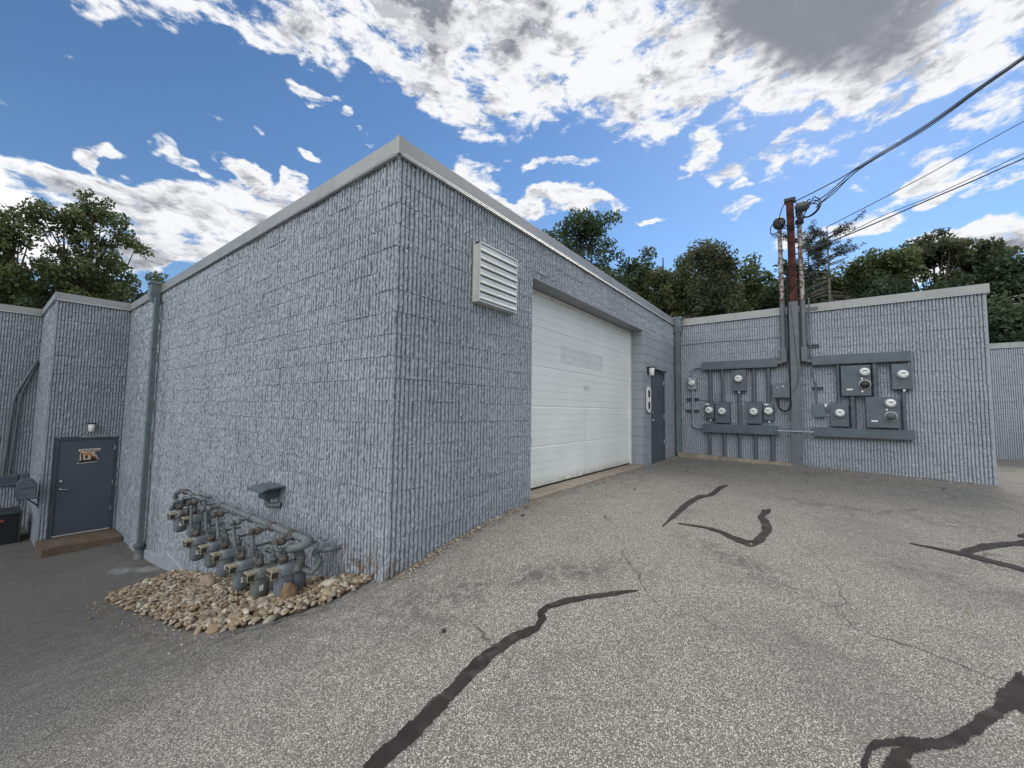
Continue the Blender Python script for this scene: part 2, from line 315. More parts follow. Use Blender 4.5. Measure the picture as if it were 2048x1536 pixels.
class MB:
    def __init__(s): s.v = []; s.f = []; s.sm = []
    def add(s, vs, fs, smooth=False):
        b = len(s.v); s.v += [tuple(x) for x in vs]; s.f += [tuple(i+b for i in f) for f in fs]; s.sm += [smooth]*len(fs); return s
    def box(s, x0, x1, y0, y1, z0, z1, bev=0.):
        x0, x1 = sorted((x0, x1)); y0, y1 = sorted((y0, y1)); z0, z1 = sorted((z0, z1))
        if bev <= 0:
            vs = [(x, y, z) for z in (z0, z1) for x, y in ((x0, y0), (x1, y0), (x1, y1), (x0, y1))]
            return s.add(vs, [(3, 2, 1, 0), (4, 5, 6, 7), (0, 1, 5, 4), (1, 2, 6, 5), (2, 3, 7, 6), (3, 0, 4, 7)])
        bm = bmesh.new(); bmesh.ops.create_cube(bm, size=1)
        for v in bm.verts: v.co = Vector(((x0+x1)/2+v.co.x*(x1-x0), (y0+y1)/2+v.co.y*(y1-y0), (z0+z1)/2+v.co.z*(z1-z0)))
        bmesh.ops.bevel(bm, geom=bm.edges[:], offset=bev, segments=2, affect='EDGES', profile=.5)
        bm.verts.index_update(); vs = [v.co[:] for v in bm.verts]; fs = [[v.index for v in f.verts] for f in bm.faces]; bm.free()
        return s.add(vs, fs)
    def tube(s, pts, r, n=10, caps=True, smooth=True):
        pts = [Vector(p) for p in pts]; k = len(pts); rs = r if isinstance(r, (list, tuple)) else [r]*k
        d0 = (pts[1]-pts[0]).normalized(); up = Vector((0, 0, 1)) if abs(d0.z) < .9 else Vector((1, 0, 0))
        a = d0.cross(up).normalized(); vs = []
        for i, p in enumerate(pts):
            d = ((pts[min(k-1, i+1)]-pts[max(0, i-1)])).normalized() if k > 2 else d0
            a = (a-d*a.dot(d)).normalized(); b = d.cross(a)
            for j in range(n):
                t = 2*math.pi*j/n; vs.append(p+(a*math.cos(t)+b*math.sin(t))*rs[i])
        fs = [(i*n+j, i*n+(j+1) % n, (i+1)*n+(j+1) % n, (i+1)*n+j) for i in range(k-1) for j in range(n)]
        s.add(vs, fs, smooth)
        if caps: s.add([vs[j] for j in range(n)], [tuple(range(n))[::-1]]); s.add([vs[(k-1)*n+j] for j in range(n)], [tuple(range(n))])
        return s
    def cyl(s, a, b, r, n=16, r2=None): return s.tube([a, b], [r, r if r2 is None else r2], n)
    def lathe(s, c, axis, prof, n=24, sy=1.):
        axis = Vector(axis).normalized(); up = Vector((0, 0, 1)) if abs(axis.z) < .9 else Vector((0, 1, 0))
        a = axis.cross(up).normalized(); b = axis.cross(a); c = Vector(c); vs = []
        for (t, r) in prof:
            for j in range(n):
                th = 2*math.pi*j/n; vs.append(c+axis*t+(a*math.cos(th)+b*math.sin(th)*sy)*r)
        fs = [(i*n+j, i*n+(j+1) % n, (i+1)*n+(j+1) % n, (i+1)*n+j) for i in range(len(prof)-1) for j in range(n)]
        s.add(vs, fs, True); m_ = len(prof)
        s.add(vs[:n], [tuple(range(n))[::-1]]); s.add(vs[(m_-1)*n:], [tuple(range(n))]); return s
    def prism(s, poly, off):
        n = len(poly); off = Vector(off); vs = [Vector(p) for p in poly]+[Vector(p)+off for p in poly]
        return s.add(vs, [tuple(range(n))[::-1], tuple(range(n, 2*n))]+[(i, (i+1) % n, n+(i+1) % n, n+i) for i in range(n)])
    def build(s, name, material, parent=None, origin=None):
        me = bpy.data.meshes.new(name); me.from_pydata(s.v, [], s.f); me.polygons.foreach_set('use_smooth', s.sm); me.update()
        bm = bmesh.new(); bm.from_mesh(me); bmesh.ops.recalc_face_normals(bm, faces=bm.faces); bm.to_mesh(me); bm.free()
        return link_mesh(name, me, material, parent, origin)
def bend(pts, r, seg=5):
    """polyline with rounded corners"""
    pts = [Vector(p) for p in pts]; out = [pts[0]]
    for i in range(1, len(pts)-1):
        a, b, c = pts[i-1], pts[i], pts[i+1]; rr = min(r, (a-b).length*.49, (c-b).length*.49)
        p0 = b+(a-b).normalized()*rr; p1 = b+(c-b).normalized()*rr
        for k in range(seg+1):
            t = k/seg; out.append((1-t)**2*p0+2*t*(1-t)*b+t*t*p1)
    out.append(pts[-1]); return out
def grid_mesh(name, P, mask=None, smooth=False):
    """P: (rows, cols, 3) array; mask (rows-1, cols-1) keeps faces"""
    h, w_ = P.shape[:2]; idx = np.arange(h*w_).reshape(h, w_)
    q = np.stack([idx[:-1, :-1], idx[:-1, 1:], idx[1:, 1:], idx[1:, :-1]], -1).reshape(-1, 4)
    if mask is not None: q = q[mask.reshape(-1)]
    used = np.unique(q); rm = np.full(h*w_, -1); rm[used] = np.arange(len(used)); q = rm[q]
    me = bpy.data.meshes.new(name); v = P.reshape(-1, 3)[used]
    me.vertices.add(len(v)); me.vertices.foreach_set('co', v.astype(np.float32).ravel())
    me.loops.add(len(q)*4); me.loops.foreach_set('vertex_index', q.astype(np.int32).ravel())
    me.polygons.add(len(q)); me.polygons.foreach_set('loop_start', np.arange(0, len(q)*4, 4, dtype=np.int32))
    me.polygons.foreach_set('use_smooth', np.full(len(q), smooth)); me.update(calc_edges=True); me.validate()
    return me

# ------------------------------------------------------------------ ground
CP = np.array([(2.24,2.99,.10),(2.74,3.02,.22),(3.46,3.02,.33),(4.44,3.02,.405),(6.5,3.02,.41),(8.73,3.02,.40),(10.8,3.02,.44),(11.38,2.3,.44),(11.38,.33,.42),(11.38,-2.6,.337),
(14,-3,.28),(16,-6,.2),(12,-8,.15),(16,0,.3),(16,8,.3),(8,8,.3),(0,0,.0),(3,-1,.12),(6,0,.30),(6,-4,.22),(3,-6,.1),(0,-5,-.05),(2,1,.05),(5,1.5,.32),(-2,0,-.25),(-4,-4,-.3),(-6,2,-.9),
(1.5,3.4,-.08),(0.5,3,-.2),(2.24,3.6,-.03),(2.24,4.6,-.32),(2.24,5.8,-.60),(1.88,4.05,-.20),(1.85,4.64,-.38),(1.86,5.3,-.47),(2.24,7.5,-.95),(2.24,9.0,-1.25),(2.24,11.5,-1.45),(2.24,13.5,-1.5),(1,13.5,-1.52),(1.0,15,-1.55),(0,16.4,-1.55),(-6,16,-1.5),(0,11,-1.5),(0.,8.,-1.15),(-1,5.5,-.85),(-6,8,-1.4),(0.8,5,-.55),(-12,0,-1.2),(20,-14,.1),(-10,16,-1.5),(16,18,-1),(6,18,-1.5)])
def _tps():
    P = CP[:, :2]; n = len(P); d = np.linalg.norm(P[:, None]-P[None], axis=2)
    K = np.where(d > 0, d**2*np.log(d+1e-12), 0)+np.eye(n)*.15
    A = np.zeros((n+3, n+3)); A[:n, :n] = K; A[:n, n] = 1; A[:n, n+1:] = P; A[n:, :n] = A[:n, n:].T
    return np.linalg.solve(A, np.r_[CP[:, 2], 0, 0, 0])
TW = _tps()
def gz(x, y):
    x = np.clip(np.asarray(x, float), -14, 22); y = np.clip(np.asarray(y, float), -15, 19)
    s = TW[-3]+TW[-2]*x+TW[-1]*y
    for (a, b, _), w_ in zip(CP, TW):
        d2 = (x-a)**2+(y-b)**2; s = s+w_*.5*d2*np.log(d2+1e-12)
    return s
xs = np.r_[-900, -400, -150, -60, -30, np.arange(-14, 22.01, .2), 30, 60, 150, 400, 900]
ys = np.r_[-900, -400, -150, -60, -30, np.arange(-15, 19.01, .2), 30, 60, 150, 400, 900]
X, Y = np.meshgrid(xs, ys); Zg = gz(X, Y)
me = grid_mesh('ground', np.stack([X, Y, Zg], -1), None, True)
tag(link_mesh('ground', me, M['asphalt']), kind='structure')

# tar crack sealant: strips laid 4 mm above the asphalt
CR = {
'S1':[(1.14, 1.575, 1.144, 1.676), (1.288, 1.582, 1.297, 1.684), (1.469, 1.585, 1.486, 1.686), (1.636, 1.598, 1.646, 1.686), (1.78, 1.61, 1.804, 1.703), (2.023, 1.618, 2.054, 1.694), (2.236, 1.57, 2.28, 1.636), (2.352, 1.521, 2.389, 1.58), (2.466, 1.532, 2.456, 1.582), (2.526, 1.582, 2.516, 1.634), (2.584, 1.582, 2.632, 1.634), (2.74, 1.49, 2.788, 1.526), (2.872, 1.395, 2.913, 1.421), (3.065, 1.238, 3.11, 1.261), (3.198, 1.144, 3.21, 1.149)],
'S2':[(4.737, 1.413, 4.752, 1.424), (5.143, 1.404, 5.247, 1.462), (5.524, 1.397, 5.673, 1.477), (5.976, 1.398, 6.169, 1.478), (6.358, 1.38, 6.575, 1.445), (6.586, 1.311, 6.739, 1.349), (6.785, 1.248, 7.063, 1.332), (7.311, 1.259, 7.586, 1.334), (7.704, 1.222, 7.822, 1.248)],
'S3':[(4.978, 1.308, 5.018, 1.317), (5.028, 1.089, 5.11, 1.103), (5.009, 0.935, 5.114, 0.944), (4.872, 0.769, 5.017, 0.776), (4.776, 0.619, 4.938, 0.625), (4.774, 0.541, 4.976, 0.575), (4.967, 0.475, 5.148, 0.544), (5.361, 0.436, 5.41, 0.521), (5.834, 0.487, 5.645, 0.547), (6.036, 0.548, 5.93, 0.622), (6.067, 0.539, 6.329, 0.605), (6.325, 0.505, 6.468, 0.528)],
'S4':[(5.899, -0.738, 5.923, -0.742), (5.843, -0.909, 5.914, -0.923), (5.792, -1.052, 5.911, -1.079), (5.733, -1.152, 5.875, -1.188), (5.687, -1.265, 5.805, -1.298), (5.564, -1.435, 5.702, -1.478)],
'S5':[(5.84, -1.064, 5.908, -1.075), (5.855, -1.136, 6.083, -1.174), (6.109, -1.289, 6.37, -1.338), (6.333, -1.454, 6.533, -1.499), (6.476, -1.589, 6.68, -1.637), (6.62, -1.727, 6.908, -1.799)],
'S6':[(6.938, -1.722, 7.049, -1.752), (6.904, -1.764, 7.157, -1.836), (6.842, -1.797, 7.153, -1.89)],
'S7':[(2.418, -0.261, 2.382, -0.179), (2.488, -0.277, 2.464, -0.197), (2.54, -0.276, 2.581, -0.234), (2.595, -0.302, 2.664, -0.298), (2.673, -0.37, 2.741, -0.375), (2.724, -0.427, 2.792, -0.431), (2.773, -0.48, 2.866, -0.48), (2.874, -0.541, 2.945, -0.534), (2.986, -0.614, 3.062, -0.599), (3.091, -0.665, 3.149, -0.648), (3.162, -0.706, 3.227, -0.685), (3.224, -0.749, 3.385, -0.741), (3.236, -0.779, 3.483, -0.8), (3.365, -0.869, 3.637, -0.885)],
'S8':[(2.362, -0.13, 2.346, -0.109), (2.448, -0.141, 2.442, -0.121), (2.503, -0.156, 2.519, -0.14), (2.549, -0.18, 2.59, -0.174), (2.587, -0.219, 2.635, -0.221), (2.626, -0.272, 2.688, -0.28), (2.674, -0.335, 2.716, -0.342)],
}
def strip(edge, dz=.006):
    E = np.array(edge); L = []; Rr = []
    for i in range(len(E)-1):
        k = 14
        for j in range(k): t = j/k; e = E[i]*(1-t)+E[i+1]*t; L.append(e[:2]); Rr.append(e[2:])
    L.append(E[-1][:2]); Rr.append(E[-1][2:]); L = np.array(L); Rr = np.array(Rr); wv = Rr-L; wl = np.linalg.norm(wv, axis=1, keepdims=True)
    n_ = len(L); jit = rng.normal(0, 1, (n_, 2)); jl = rng.normal(0, 1, (n_, 2)); jl = sum(np.roll(jl, q, 0) for q in range(7))/2.6; jit = (jit*.35+jl*1.0)*.085*np.minimum(wl, .12)
    u = wv/np.maximum(wl, 1e-4); L = L+u*jit[:, :1]; Rr = Rr+u*jit[:, 1:]
    cols = [L*(1-t)+Rr*t for t in (0, .33, .67, 1)]
    P = np.stack([np.stack([c[:, 0], c[:, 1], gz(c[:, 0], c[:, 1])+dz+(.0025 if k in (1, 2) else 0)], -1) for k, c in enumerate(cols)], 1)
    return P
for k, e in CR.items():
    me = grid_mesh('crack_sealant', strip(e), None, True)
    tag(link_mesh('crack_sealant', me, M['tar']), kind='structure')

# ------------------------------------------------------------------ fluted split-face block wall
PER = .0508; CRS = .2032
def fluted(name, O, U, Nn, L, z0, z1, parent, hole=None, fine=True, hide=None, last_tip=True):
    U = np.array(U, float); Nn = np.array(Nn, float); O = np.array(O, float)
    nr = int(round(L/PER)); per = L/nr
    prof = [(-.010, -.002, 1), (.0060, 0.0025, 1), (.0220, -.002, 1), (.0245, -.034, 0), (.0383, -.034, 0)] if fine else [(-.010, 0, 1), (.0215, 0, 1), (.0242, -.034, 0), (.0381, -.034, 0)]
    us = []; dp = []; tp = []; kk = []
    for k in range(nr):
        for (a, d, t) in prof:
            uu = (a+.010)/.0508*per+k*per; us.append(uu); dp.append(d); tp.append(t); kk.append(k)
    us.append(L); dp.append(0); tp.append(1); kk.append(nr-1)
    us = np.array(us); dp = np.array(dp); tp = np.array(tp); kk = np.array(kk)
    rows = [0, .0045, .034, .066, .100, .134, .168, .199] if fine else [0, .005, .07, .135, .198]
    base = 4.107-40*CRS; zs = []; jr = []; cr = []
    for c in range(45):
        for i, a in enumerate(rows):
            z = base+c*CRS+a
            if z0 <= z <= z1: zs.append(z); jr.append(i == 0); cr.append(c)
    zs = [z0]+zs+[z1]; jr = [False]+jr+[False]; cr = [cr[0]]+cr+[cr[-1]]
    zs = np.array(zs); jr = np.array(jr); cr = np.array(cr); h = len(zs); w_ = len(us)
    blk = (kk[None, :]+(cr[:, None] % 2)*4)//8
    seedv = np.random.default_rng(int(abs(O[0])*100+abs(O[1])*10)+3)
    blkoff = seedv.normal(0, .0032, (60, blk.max()+2)); ribu = seedv.normal(0, .0011, (60, nr+2)); ribd = seedv.normal(0, .0018, (60, nr+2)); blku = seedv.normal(0, .0016, (60, blk.max()+2))
    nz = seedv.normal(0, .0038, (h, w_)); nz2 = seedv.normal(0, .0024, (h, w_))
    # slow wave inside each rib so that flutes wander like broken block
    wob = seedv.normal(0, 1, (h, nr+1)); wob = (wob+np.roll(wob, 1, 0)+np.roll(wob, 2, 0))/3*.0015
    D = dp[None, :]+blkoff[cr[:, None], blk]+(ribd[cr[:, None], kk[None, :]]+nz)*tp[None, :]
    jd = np.where(seedv.random((60, blk.max()+2)) < .45, .013, .005)[cr[:, None], blk]; D = D-np.where(jr[:, None] & (tp[None, :] > 0), jd, 0)
    chip = seedv.random((h, nr+1)) < .012; chip = chip | np.roll(chip, 1, 0)
    D = D-np.where(chip[:, kk] & (tp[None, :] > 0), seedv.uniform(.004, .012, (h, w_)), 0)
    vj = (seedv.random((60, blk.max()+2)) < 1)
    uu = us[None, :]+ribu[cr[:, None], kk[None, :]]+blku[cr[:, None], blk]*.7+wob[:, kk]+nz2*.22*tp[None, :]
    uu[:, 0] = 0; uu[:, -1] = L; D[:, 0] = seedv.normal(0, .002, h); D[:, -1] = D[:, 0]*0-.001
    zz = zs[:, None]+nz2*.6*(~jr[:, None]); zz[0] = zs[0]; zz[-1] = zs[-1]
    P = O[None, None]+uu[..., None]*U+D[..., None]*Nn; P[..., 2] = zz
    msk = np.ones((h-1, w_-1), bool)
    um = (us[:-1]+us[1:])/2; zm = (zs[:-1]+zs[1:])/2
    if hole: msk &= ~((um[None, :] > hole[0]) & (um[None, :] < hole[1]) & (zm[:, None] > hole[2]) & (zm[:, None] < hole[3]))
    G = gz(O[0]+um*U[0], O[1]+um*U[1])[None, :]; msk &= zm[:, None] > G-.35
    # backing
    me = grid_mesh(name, P, msk, False)
    o = link_mesh(name, me, M['block'], parent); return o

XA, YB, XC, YD, XD, YE, XF = 2.238, 3.019, 11.376, 13.561, .998, 16.439, 20.93
TOP = 4.107; FB = 3.94
bld = empty('warehouse_building', (6.0, 8.0, 0), 'long grey-blue fluted block building with a white garage door and metal roof edge', 'building')
fluted('wall', (XA, YB, 0), (0, 1, 0), (-1, 0, 0), 7.02, -1.9, 3.97, bld)
fluted('wall', (XA, YB+7.02, 0), (0, 1, 0), (-1, 0, 0), YD-YB-7.02, -1.9, 3.97, bld, fine=False)
DX0, DX1, PX1 = 4.452, 8.79, 11.376
B_ = fluted('wall', (XA, YB, 0), (1, 0, 0), (0, -1, 0), PX1-XA, -.2, 3.97, bld, hole=(DX0-XA, 99, -9, 3.39))
fluted('wall', (XC, YB, 0), (0, -1, 0), (-1, 0, 0), YB+2.635, 0, 3.97, bld)
fluted('wall', (XD, YD, 0), (1, 0, 0), (0, -1, 0), XA-XD, -1.9, 3.97, bld, fine=False, hole=(.17, 1.185, -9, .845))
fluted('wall', (XD, YE, 0), (0, -1, 0), (-1, 0, 0), YE-YD, -1.9, 3.97, bld, fine=False)
fluted('wall', (-9, YE, 0), (1, 0, 0), (0, -1, 0), XD+9, -1.9, 3.97, bld, fine=False)
# backing masonry (behind the faces), so nothing shows through
m_ = MB()
m_.box(XA+.045, XA+.22, YB+.5, YD+.2, -1.9, 3.98)
m_.box(XA+.05, DX0-.0, YB+.045, YB+.25, -.3, 3.98); m_.box(DX0-.012, DX0, YB+.001, YB+.40, -.1, 3.39)
m_.box(DX0, PX1, YB+.045, YB+.25, 3.42, 3.98)
m_.box(XC+.045, XC+.25, -2.60, YB+6, -.1, 3.98); m_.box(XC+.002, XC+7.5, -2.634, -2.60, -.1, 3.98)
m_.box(XD+.045, XD+.17, YD+.045, YD+.2, -1.9, 3.98); m_.box(XD+1.185, XA+.02, YD+.045, YD+.2, -1.9, 3.98); m_.box(XD+.17, XD+1.185, YD+.045, YD+.2, .86, 3.98)
m_.box(XD+.045, XD+.2, YD+.2, YE+.1, -1.9, 3.98); m_.box(-9, XD+.045, YE+.045, YE+.2, -1.9, 3.98)
m_.build('wall', M['smooth'], bld)
# smooth painted block pier right of the garage door, built as courses with tooled joints
def smooth_block(x0, x1, y0, y1, z0, z1, mb, first=.35):
    n0 = int((z0-(TOP-40*CRS))/CRS); z = TOP-40*CRS+n0*CRS; i = 0
    while z < z1:
        a, b = max(z+.004, z0), min(z+CRS-.004, z1)
        if b-a > .02:
            off = 0 if (n0+i) % 2 else .2032
            xx = x0; cuts = [x0]
            c = x0+off+.203
            while c < x1-.03: cuts.append(c); c += .4064
            cuts.append(x1)
            for p, q in zip(cuts[:-1], cuts[1:]):
                mb.box(p+(0 if p == x0 else .003), q-(0 if q == x1 else .003), y0+random.uniform(-.001, .001), y1, a, b, .0035)
        z += CRS; i += 1
PD0, PD1, PDZ = 9.386-.05, 10.352, 2.58
pier = MB(); smooth_block(DX1, PD0, YB, YB+.2, .2, 3.392, pier); smooth_block(PD0, PD1, YB, YB+.2, PDZ+.03, 3.392, pier); smooth_block(PD1, PX1, YB, YB+.2, .2, 3.392, pier)
z = TOP-40*CRS
while z < 3.39:
    if z > .1: pier.box(DX1-.001, DX1+.2, YB+.203, YB+.42, z+.004, min(z+CRS-.004, 3.39), .0035)
    z += CRS
pier.build('block_pier', M['smooth'], bld)
MB().box(DX1+.004, PD0-.003, YB+.004, YB+.21, .1, 3.385).box(PD0-.003, PD1+.003, YB+.004, YB+.21, PDZ+.02, 3.385).box(PD1+.003, PX1, YB+.004, YB+.21, .1, 3.385).box(DX1+.003, DX1+.19, YB+.21, YB+.415, .1, 3.385).build('mortar', M['joint'], bld)
# soffit of the garage opening, jamb
MB().box(DX0-.01, DX1+.05, YB-.006, YB+.42, 3.392, 3.418).build('soffit', M['soffit'], bld)
MB().box(DX0, DX0+.04, YB+.27, YB+.33, .4, 3.39).box(DX1-.055, DX1-.003, YB+.255, YB+.33, .38, 3.39).box(DX0+.04, DX1-.055, YB+.262, YB+.33, 3.335, 3.385).build('garage_door_trim', M['white'], bld)
# fascia: bent metal cap, in lengths with open seams
def fascia(path, mb, me_, closed=False):
    for (p, q) in path:
        p = Vector((*p, 0)); q = Vector((*q, 0)); d = (q-p); L = d.length; d.normalize(); n = Vector((d.y, -d.x, 0))
        k = max(1, round(L/3.05)); seg = L/k
        for i in range(k):
            a = p+d*(i*seg+(0.003 if i else 0)); b = p+d*((i+1)*seg-(0.003 if i < k-1 else 0)); e = random.uniform(-.002, .002)
            pr = [(.030+e, FB), (.034+e, FB+.012), (.030+e, FB+.024), (.028+e, TOP-.004), (.024, TOP), (-.30, TOP-.012), (-.30, TOP-.06)]
            vs = [a+n*o+Vector((0, 0, z)) for o, z in pr]+[b+n*o+Vector((0, 0, z)) for o, z in pr]; m__ = len(pr)
            mb.add(vs, [(j, j+1, m__+j+1, m__+j) for j in range(m__-1)])
            me_.prism([a+n*.040+Vector((0, 0, FB-.012)), a+n*.002+Vector((0, 0, FB-.010)), a+n*.002+Vector((0, 0, FB)), a+n*.033+Vector((0, 0, FB))], b-a)
fa = MB(); fe = MB()
fascia([((XA-.03, YD+.0), (XA-.03, YB-.030)), ((XA-.03, YB-.03), (XC-.03, YB-.03))][:0], fa, fe)
fascia([((XA, YD), (XA, YB))], fa, fe); fascia([((XA, YB), (XC, YB))], fa, fe); fascia([((XC, YB), (XC, -2.645))], fa, fe)
fascia([((XD, YD), (XA, YD))], fa, fe); fascia([((XD, YE), (XD, YD))], fa, fe); fascia([((-9, YE), (XD, YE))], fa, fe); fascia([((XC, -2.645), (XC+7.5, -2.645))], fa, fe)
# corner closers
fa.box(XA-.033, XA+.02, YB-.033, YB+.02, FB, TOP+.001); fa.box(XC-.03, XC+.02, -2.676, -2.60, FB, TOP+.001); fa.box(XD-.033, XD+.02, YD-.033, YD+.02, FB, TOP+.001)
fa.build('fascia', M['fascia'], bld); fe.build('drip_edge', M['fascia_edge'], bld)
MB().box(XA+.2, 30, YB+.2, 30, 3.80, 3.95).box(XC+.2, XC+7.4, -2.5, YB+.19, 3.80, 3.95).box(-9, XA+.19, YE+.2, 30, 3.80, 3.95).box(XD+.2, XA+.19, YD+.2, YE+.19, 3.80, 3.95).build('roof', M['roof'], bld)

# garage door: five sections, each ribbed
def garage_mat():
    mt = bpy.data.materials.new('garage_door_paint'); mt.use_nodes = True; t = mt.node_tree; b = t.nodes['Principled BSDF']
    p = N(t, 'ShaderNodeNewGeometry').outputs['Position']; sp = N(t, 'ShaderNodeSeparateXYZ'); t.links.new(p, sp.inputs[0])
    c = mixc(t, smooth(t, noise(t, p, 1.3, 5, .6), .3, .7), (.72, .73, .70), (.80, .805, .775))
    # dirt along the foot of the door
    low = mth(t, 'MULTIPLY', smooth(t, sp.outputs[2], .62, .46), smooth(t, noise(t, p, 7, 5, .7), .35, .65, .15, .8))
    c = mixc(t, low, c, (.34, .28, .19))
    # ghost of a removed sign
    n_ = noise(t, p, 16, 7, .8, .5)
    bx = mth(t, 'MULTIPLY', mth(t, 'MULTIPLY', smooth(t, sp.outputs[0], 5.70, 5.74), smooth(t, sp.outputs[0], 7.38, 7.32)), mth(t, 'MULTIPLY', smooth(t, sp.outputs[2], 2.36, 2.39), smooth(t, sp.outputs[2], 2.70, 2.66)))
    c = mixc(t, mth(t, 'MULTIPLY', bx, smooth(t, n_, .40, .62, .12, .62)), c, (.45, .44, .44))
    t.links.new(c, b.inputs['Base Color']); b.inputs['Roughness'].default_value = .45
    return mt
GM = garage_mat(); GY = YB+.30
gd = None
zs_ = [.468, 1.062, 1.66, 2.26, 2.857, 3.38]
g0 = MB()
for i in range(5):
    a, b = zs_[i], zs_[i+1]; kk_ = 5; step = .597/kk_; z = a+.005
    for j in range(kk_):
        z2 = min(z+step-(.006 if j == kk_-1 else .001), b-.006)
        if z2 <= z: break
        e0 = .0016 if j else .007; e1 = .0016 if j < kk_-1 else .007
        g0.prism([(DX0+.02, GY, z), (DX0+.02, GY-.006, z+e0), (DX0+.02, GY-.006, z2-e1), (DX0+.02, GY, z2)], (DX1-DX0-.07, 0, 0)); z = z2
g0.box(DX0+.02, DX1-.05, GY+.001, GY+.05, .468, 3.385)
gd = g0.build('garage_door', GM, bld)
MB().box(DX0+.02, DX1-.05, GY-.014, GY, .45, .478).build('bottom_seal', M['black'], gd)
MB().box(6.585, 6.605, GY-.008, GY-.004, .49, 1.64).build('centre_strip', M['white'], gd)
MB().box(6.55, 6.75, GY-.0065, GY-.0042, 1.96, 2.05).build('faded_patch', mat('faded_patch_paint', (.54, .55, .55), .5), gd)
MB().prism([(DX0+.002, YB-.03, .2), (DX1+.06, YB-.03, .2), (DX1+.06, YB+.42, .2), (DX0+.002, YB+.42, .2)], (0, 0, 0.001)).box(DX0+.002, DX1-.003, YB-.02, YB+.42, .1, .452, .01).build('garage_threshold', M['concrete'], bld)

# personnel doors
def pdoor(x0, x1, y, z0, z1, hinge_right=True, knobx=.08, kz=(1.02, 1.20), closer=False):
    fw = .05
    fr = MB().box(x0, x0+fw, y-.012, y+.10, z0, z1).box(x1-fw, x1, y-.012, y+.10, z0, z1).box(x0+fw, x1-fw, y-.012, y+.10, z1-fw, z1)
    d = MB().box(x0+fw+.003, x1-fw-.003, y+.012, y+.055, z0+.012, z1-fw-.003, .002).build('door', M['door_slate'], bld)
    fr.build('door_frame', M['frame_slate'], bld)
    MB().box(x0+fw, x1-fw, y-.01, y+.08, z0-.01, z0+.010).build('threshold', M['louver'], d)
    kx = x0+fw+knobx
    MB().lathe((kx, y+.012, z0+kz[0]), (0, -1, 0), [(0, .033), (.012, .032), (.016, .014), (.04, .012)], 16).tube([(kx, y-.028, z0+kz[0]), (kx+.05, y-.034, z0+kz[0]), (kx+.115, y-.032, z0+kz[0]-.003)], [.011, .010, .008], 8).build('handle', M['chrome'], d)
    MB().lathe((kx, y+.012, z0+kz[1]), (0, -1, 0), [(0, .030), (.014, .029), (.02, .018), (.022, .006)], 16).build('deadbolt', M['chrome'], d)
    hx = x1-fw
    for hz in (.22, .5, .88):
        zz = z0+(z1-z0)*hz
        MB().cyl((hx, y-.004, zz-.055), (hx, y-.004, zz+.055), .009, 8).box(hx-.012, hx+.012, y+.0105, y+.0125, zz-.05, zz+.05).build('hinge', M['chrome'], d)
    return d
dleft = pdoor(1.168, 2.182, YD, -1.335, .84)
dright = pdoor(PD0+.0, PD1, YB, .39, PDZ, knobx=.06)
MB().box(PD0+.55, PD0+.66, YB+.009, YB+.0118, 1.95, 2.12).build('faded_patch', M['frame_slate'], dright)
MB().box(PD0-.03, PD1+.03, YB-.07, YB+.0, PDZ+.002, PDZ+.026).build('drip_cap', M['frame_slate'], bld)
# parged base on the left wall
def parge():
    ys_ = np.linspace(8.1, 11.9, 20); zt = np.interp(ys_, [8.1, 9.3, 9.32, 11.9], [-1.10, -.98, -1.12, -1.38])+.0
    P = np.zeros((4, len(ys_), 3)); 
    for r0, (dx, fz) in enumerate([(-.034, -2), (-.034, 0), (-.020, .012), (.02, .014)]):
        P[r0, :, 0] = XA+dx; P[r0, :, 1] = ys_; P[r0, :, 2] = -1.9 if fz == -2 else zt+fz
    return grid_mesh('parged_base', P)
link_mesh('parged_base', parge(), M['smooth'], bld)

# building across the drive on the right
b2 = empty('far_building', (XF, -6, .2), 'grey fluted block building across the drive at the right edge of the photo', 'building')
fluted('wall', (XF, 3.2, 0), (0, -1, 0), (-1, 0, 0), 17, -.2, 3.97, b2, fine=False)
fa = MB(); fe = MB(); fascia([((XF, 3.2), (XF, -13.8))], fa, fe); fa.build('fascia', M['fascia'], b2); fe.build('drip_edge', M['fascia_edge'], b2)
MB().box(XF+.045, XF+.25, -13.8, 3.2, -.3, 3.95).build('wall', M['smooth'], b2)
MB().box(XF+.2, XF+8, -13.8, 3.2, 3.8, 3.94).build('roof', M['roof'], b2)

# concrete step at the left door, ledge at the foot of the meter wall
z = -1.36
tag(MB().prism([(.985, YD-.03, -1.75), (2.21, YD-.03, -1.75), (2.21, 12.62, -1.75), (1.02, 12.62, -1.75)], (0, 0, .395)).build('concrete_step', M['concrete_brown'], None, (1.6, 13.1, -1.5)), 'brown concrete step slab in front of the dark left door', 'step')
lg = MB()
for i in range(8):
    y0 = 2.93-i*.335; zt = .525-i*.009+random.uniform(-.006, .006)
    lg.box(XC-.19, XC-.01, y0-.333, y0, .1, zt+.02, .008)
tag(lg.build('concrete_footing', M['concrete'], None, (XC-.08, 1.6, .4)), 'low concrete footing ledge at the foot of the meter wall', 'footing')

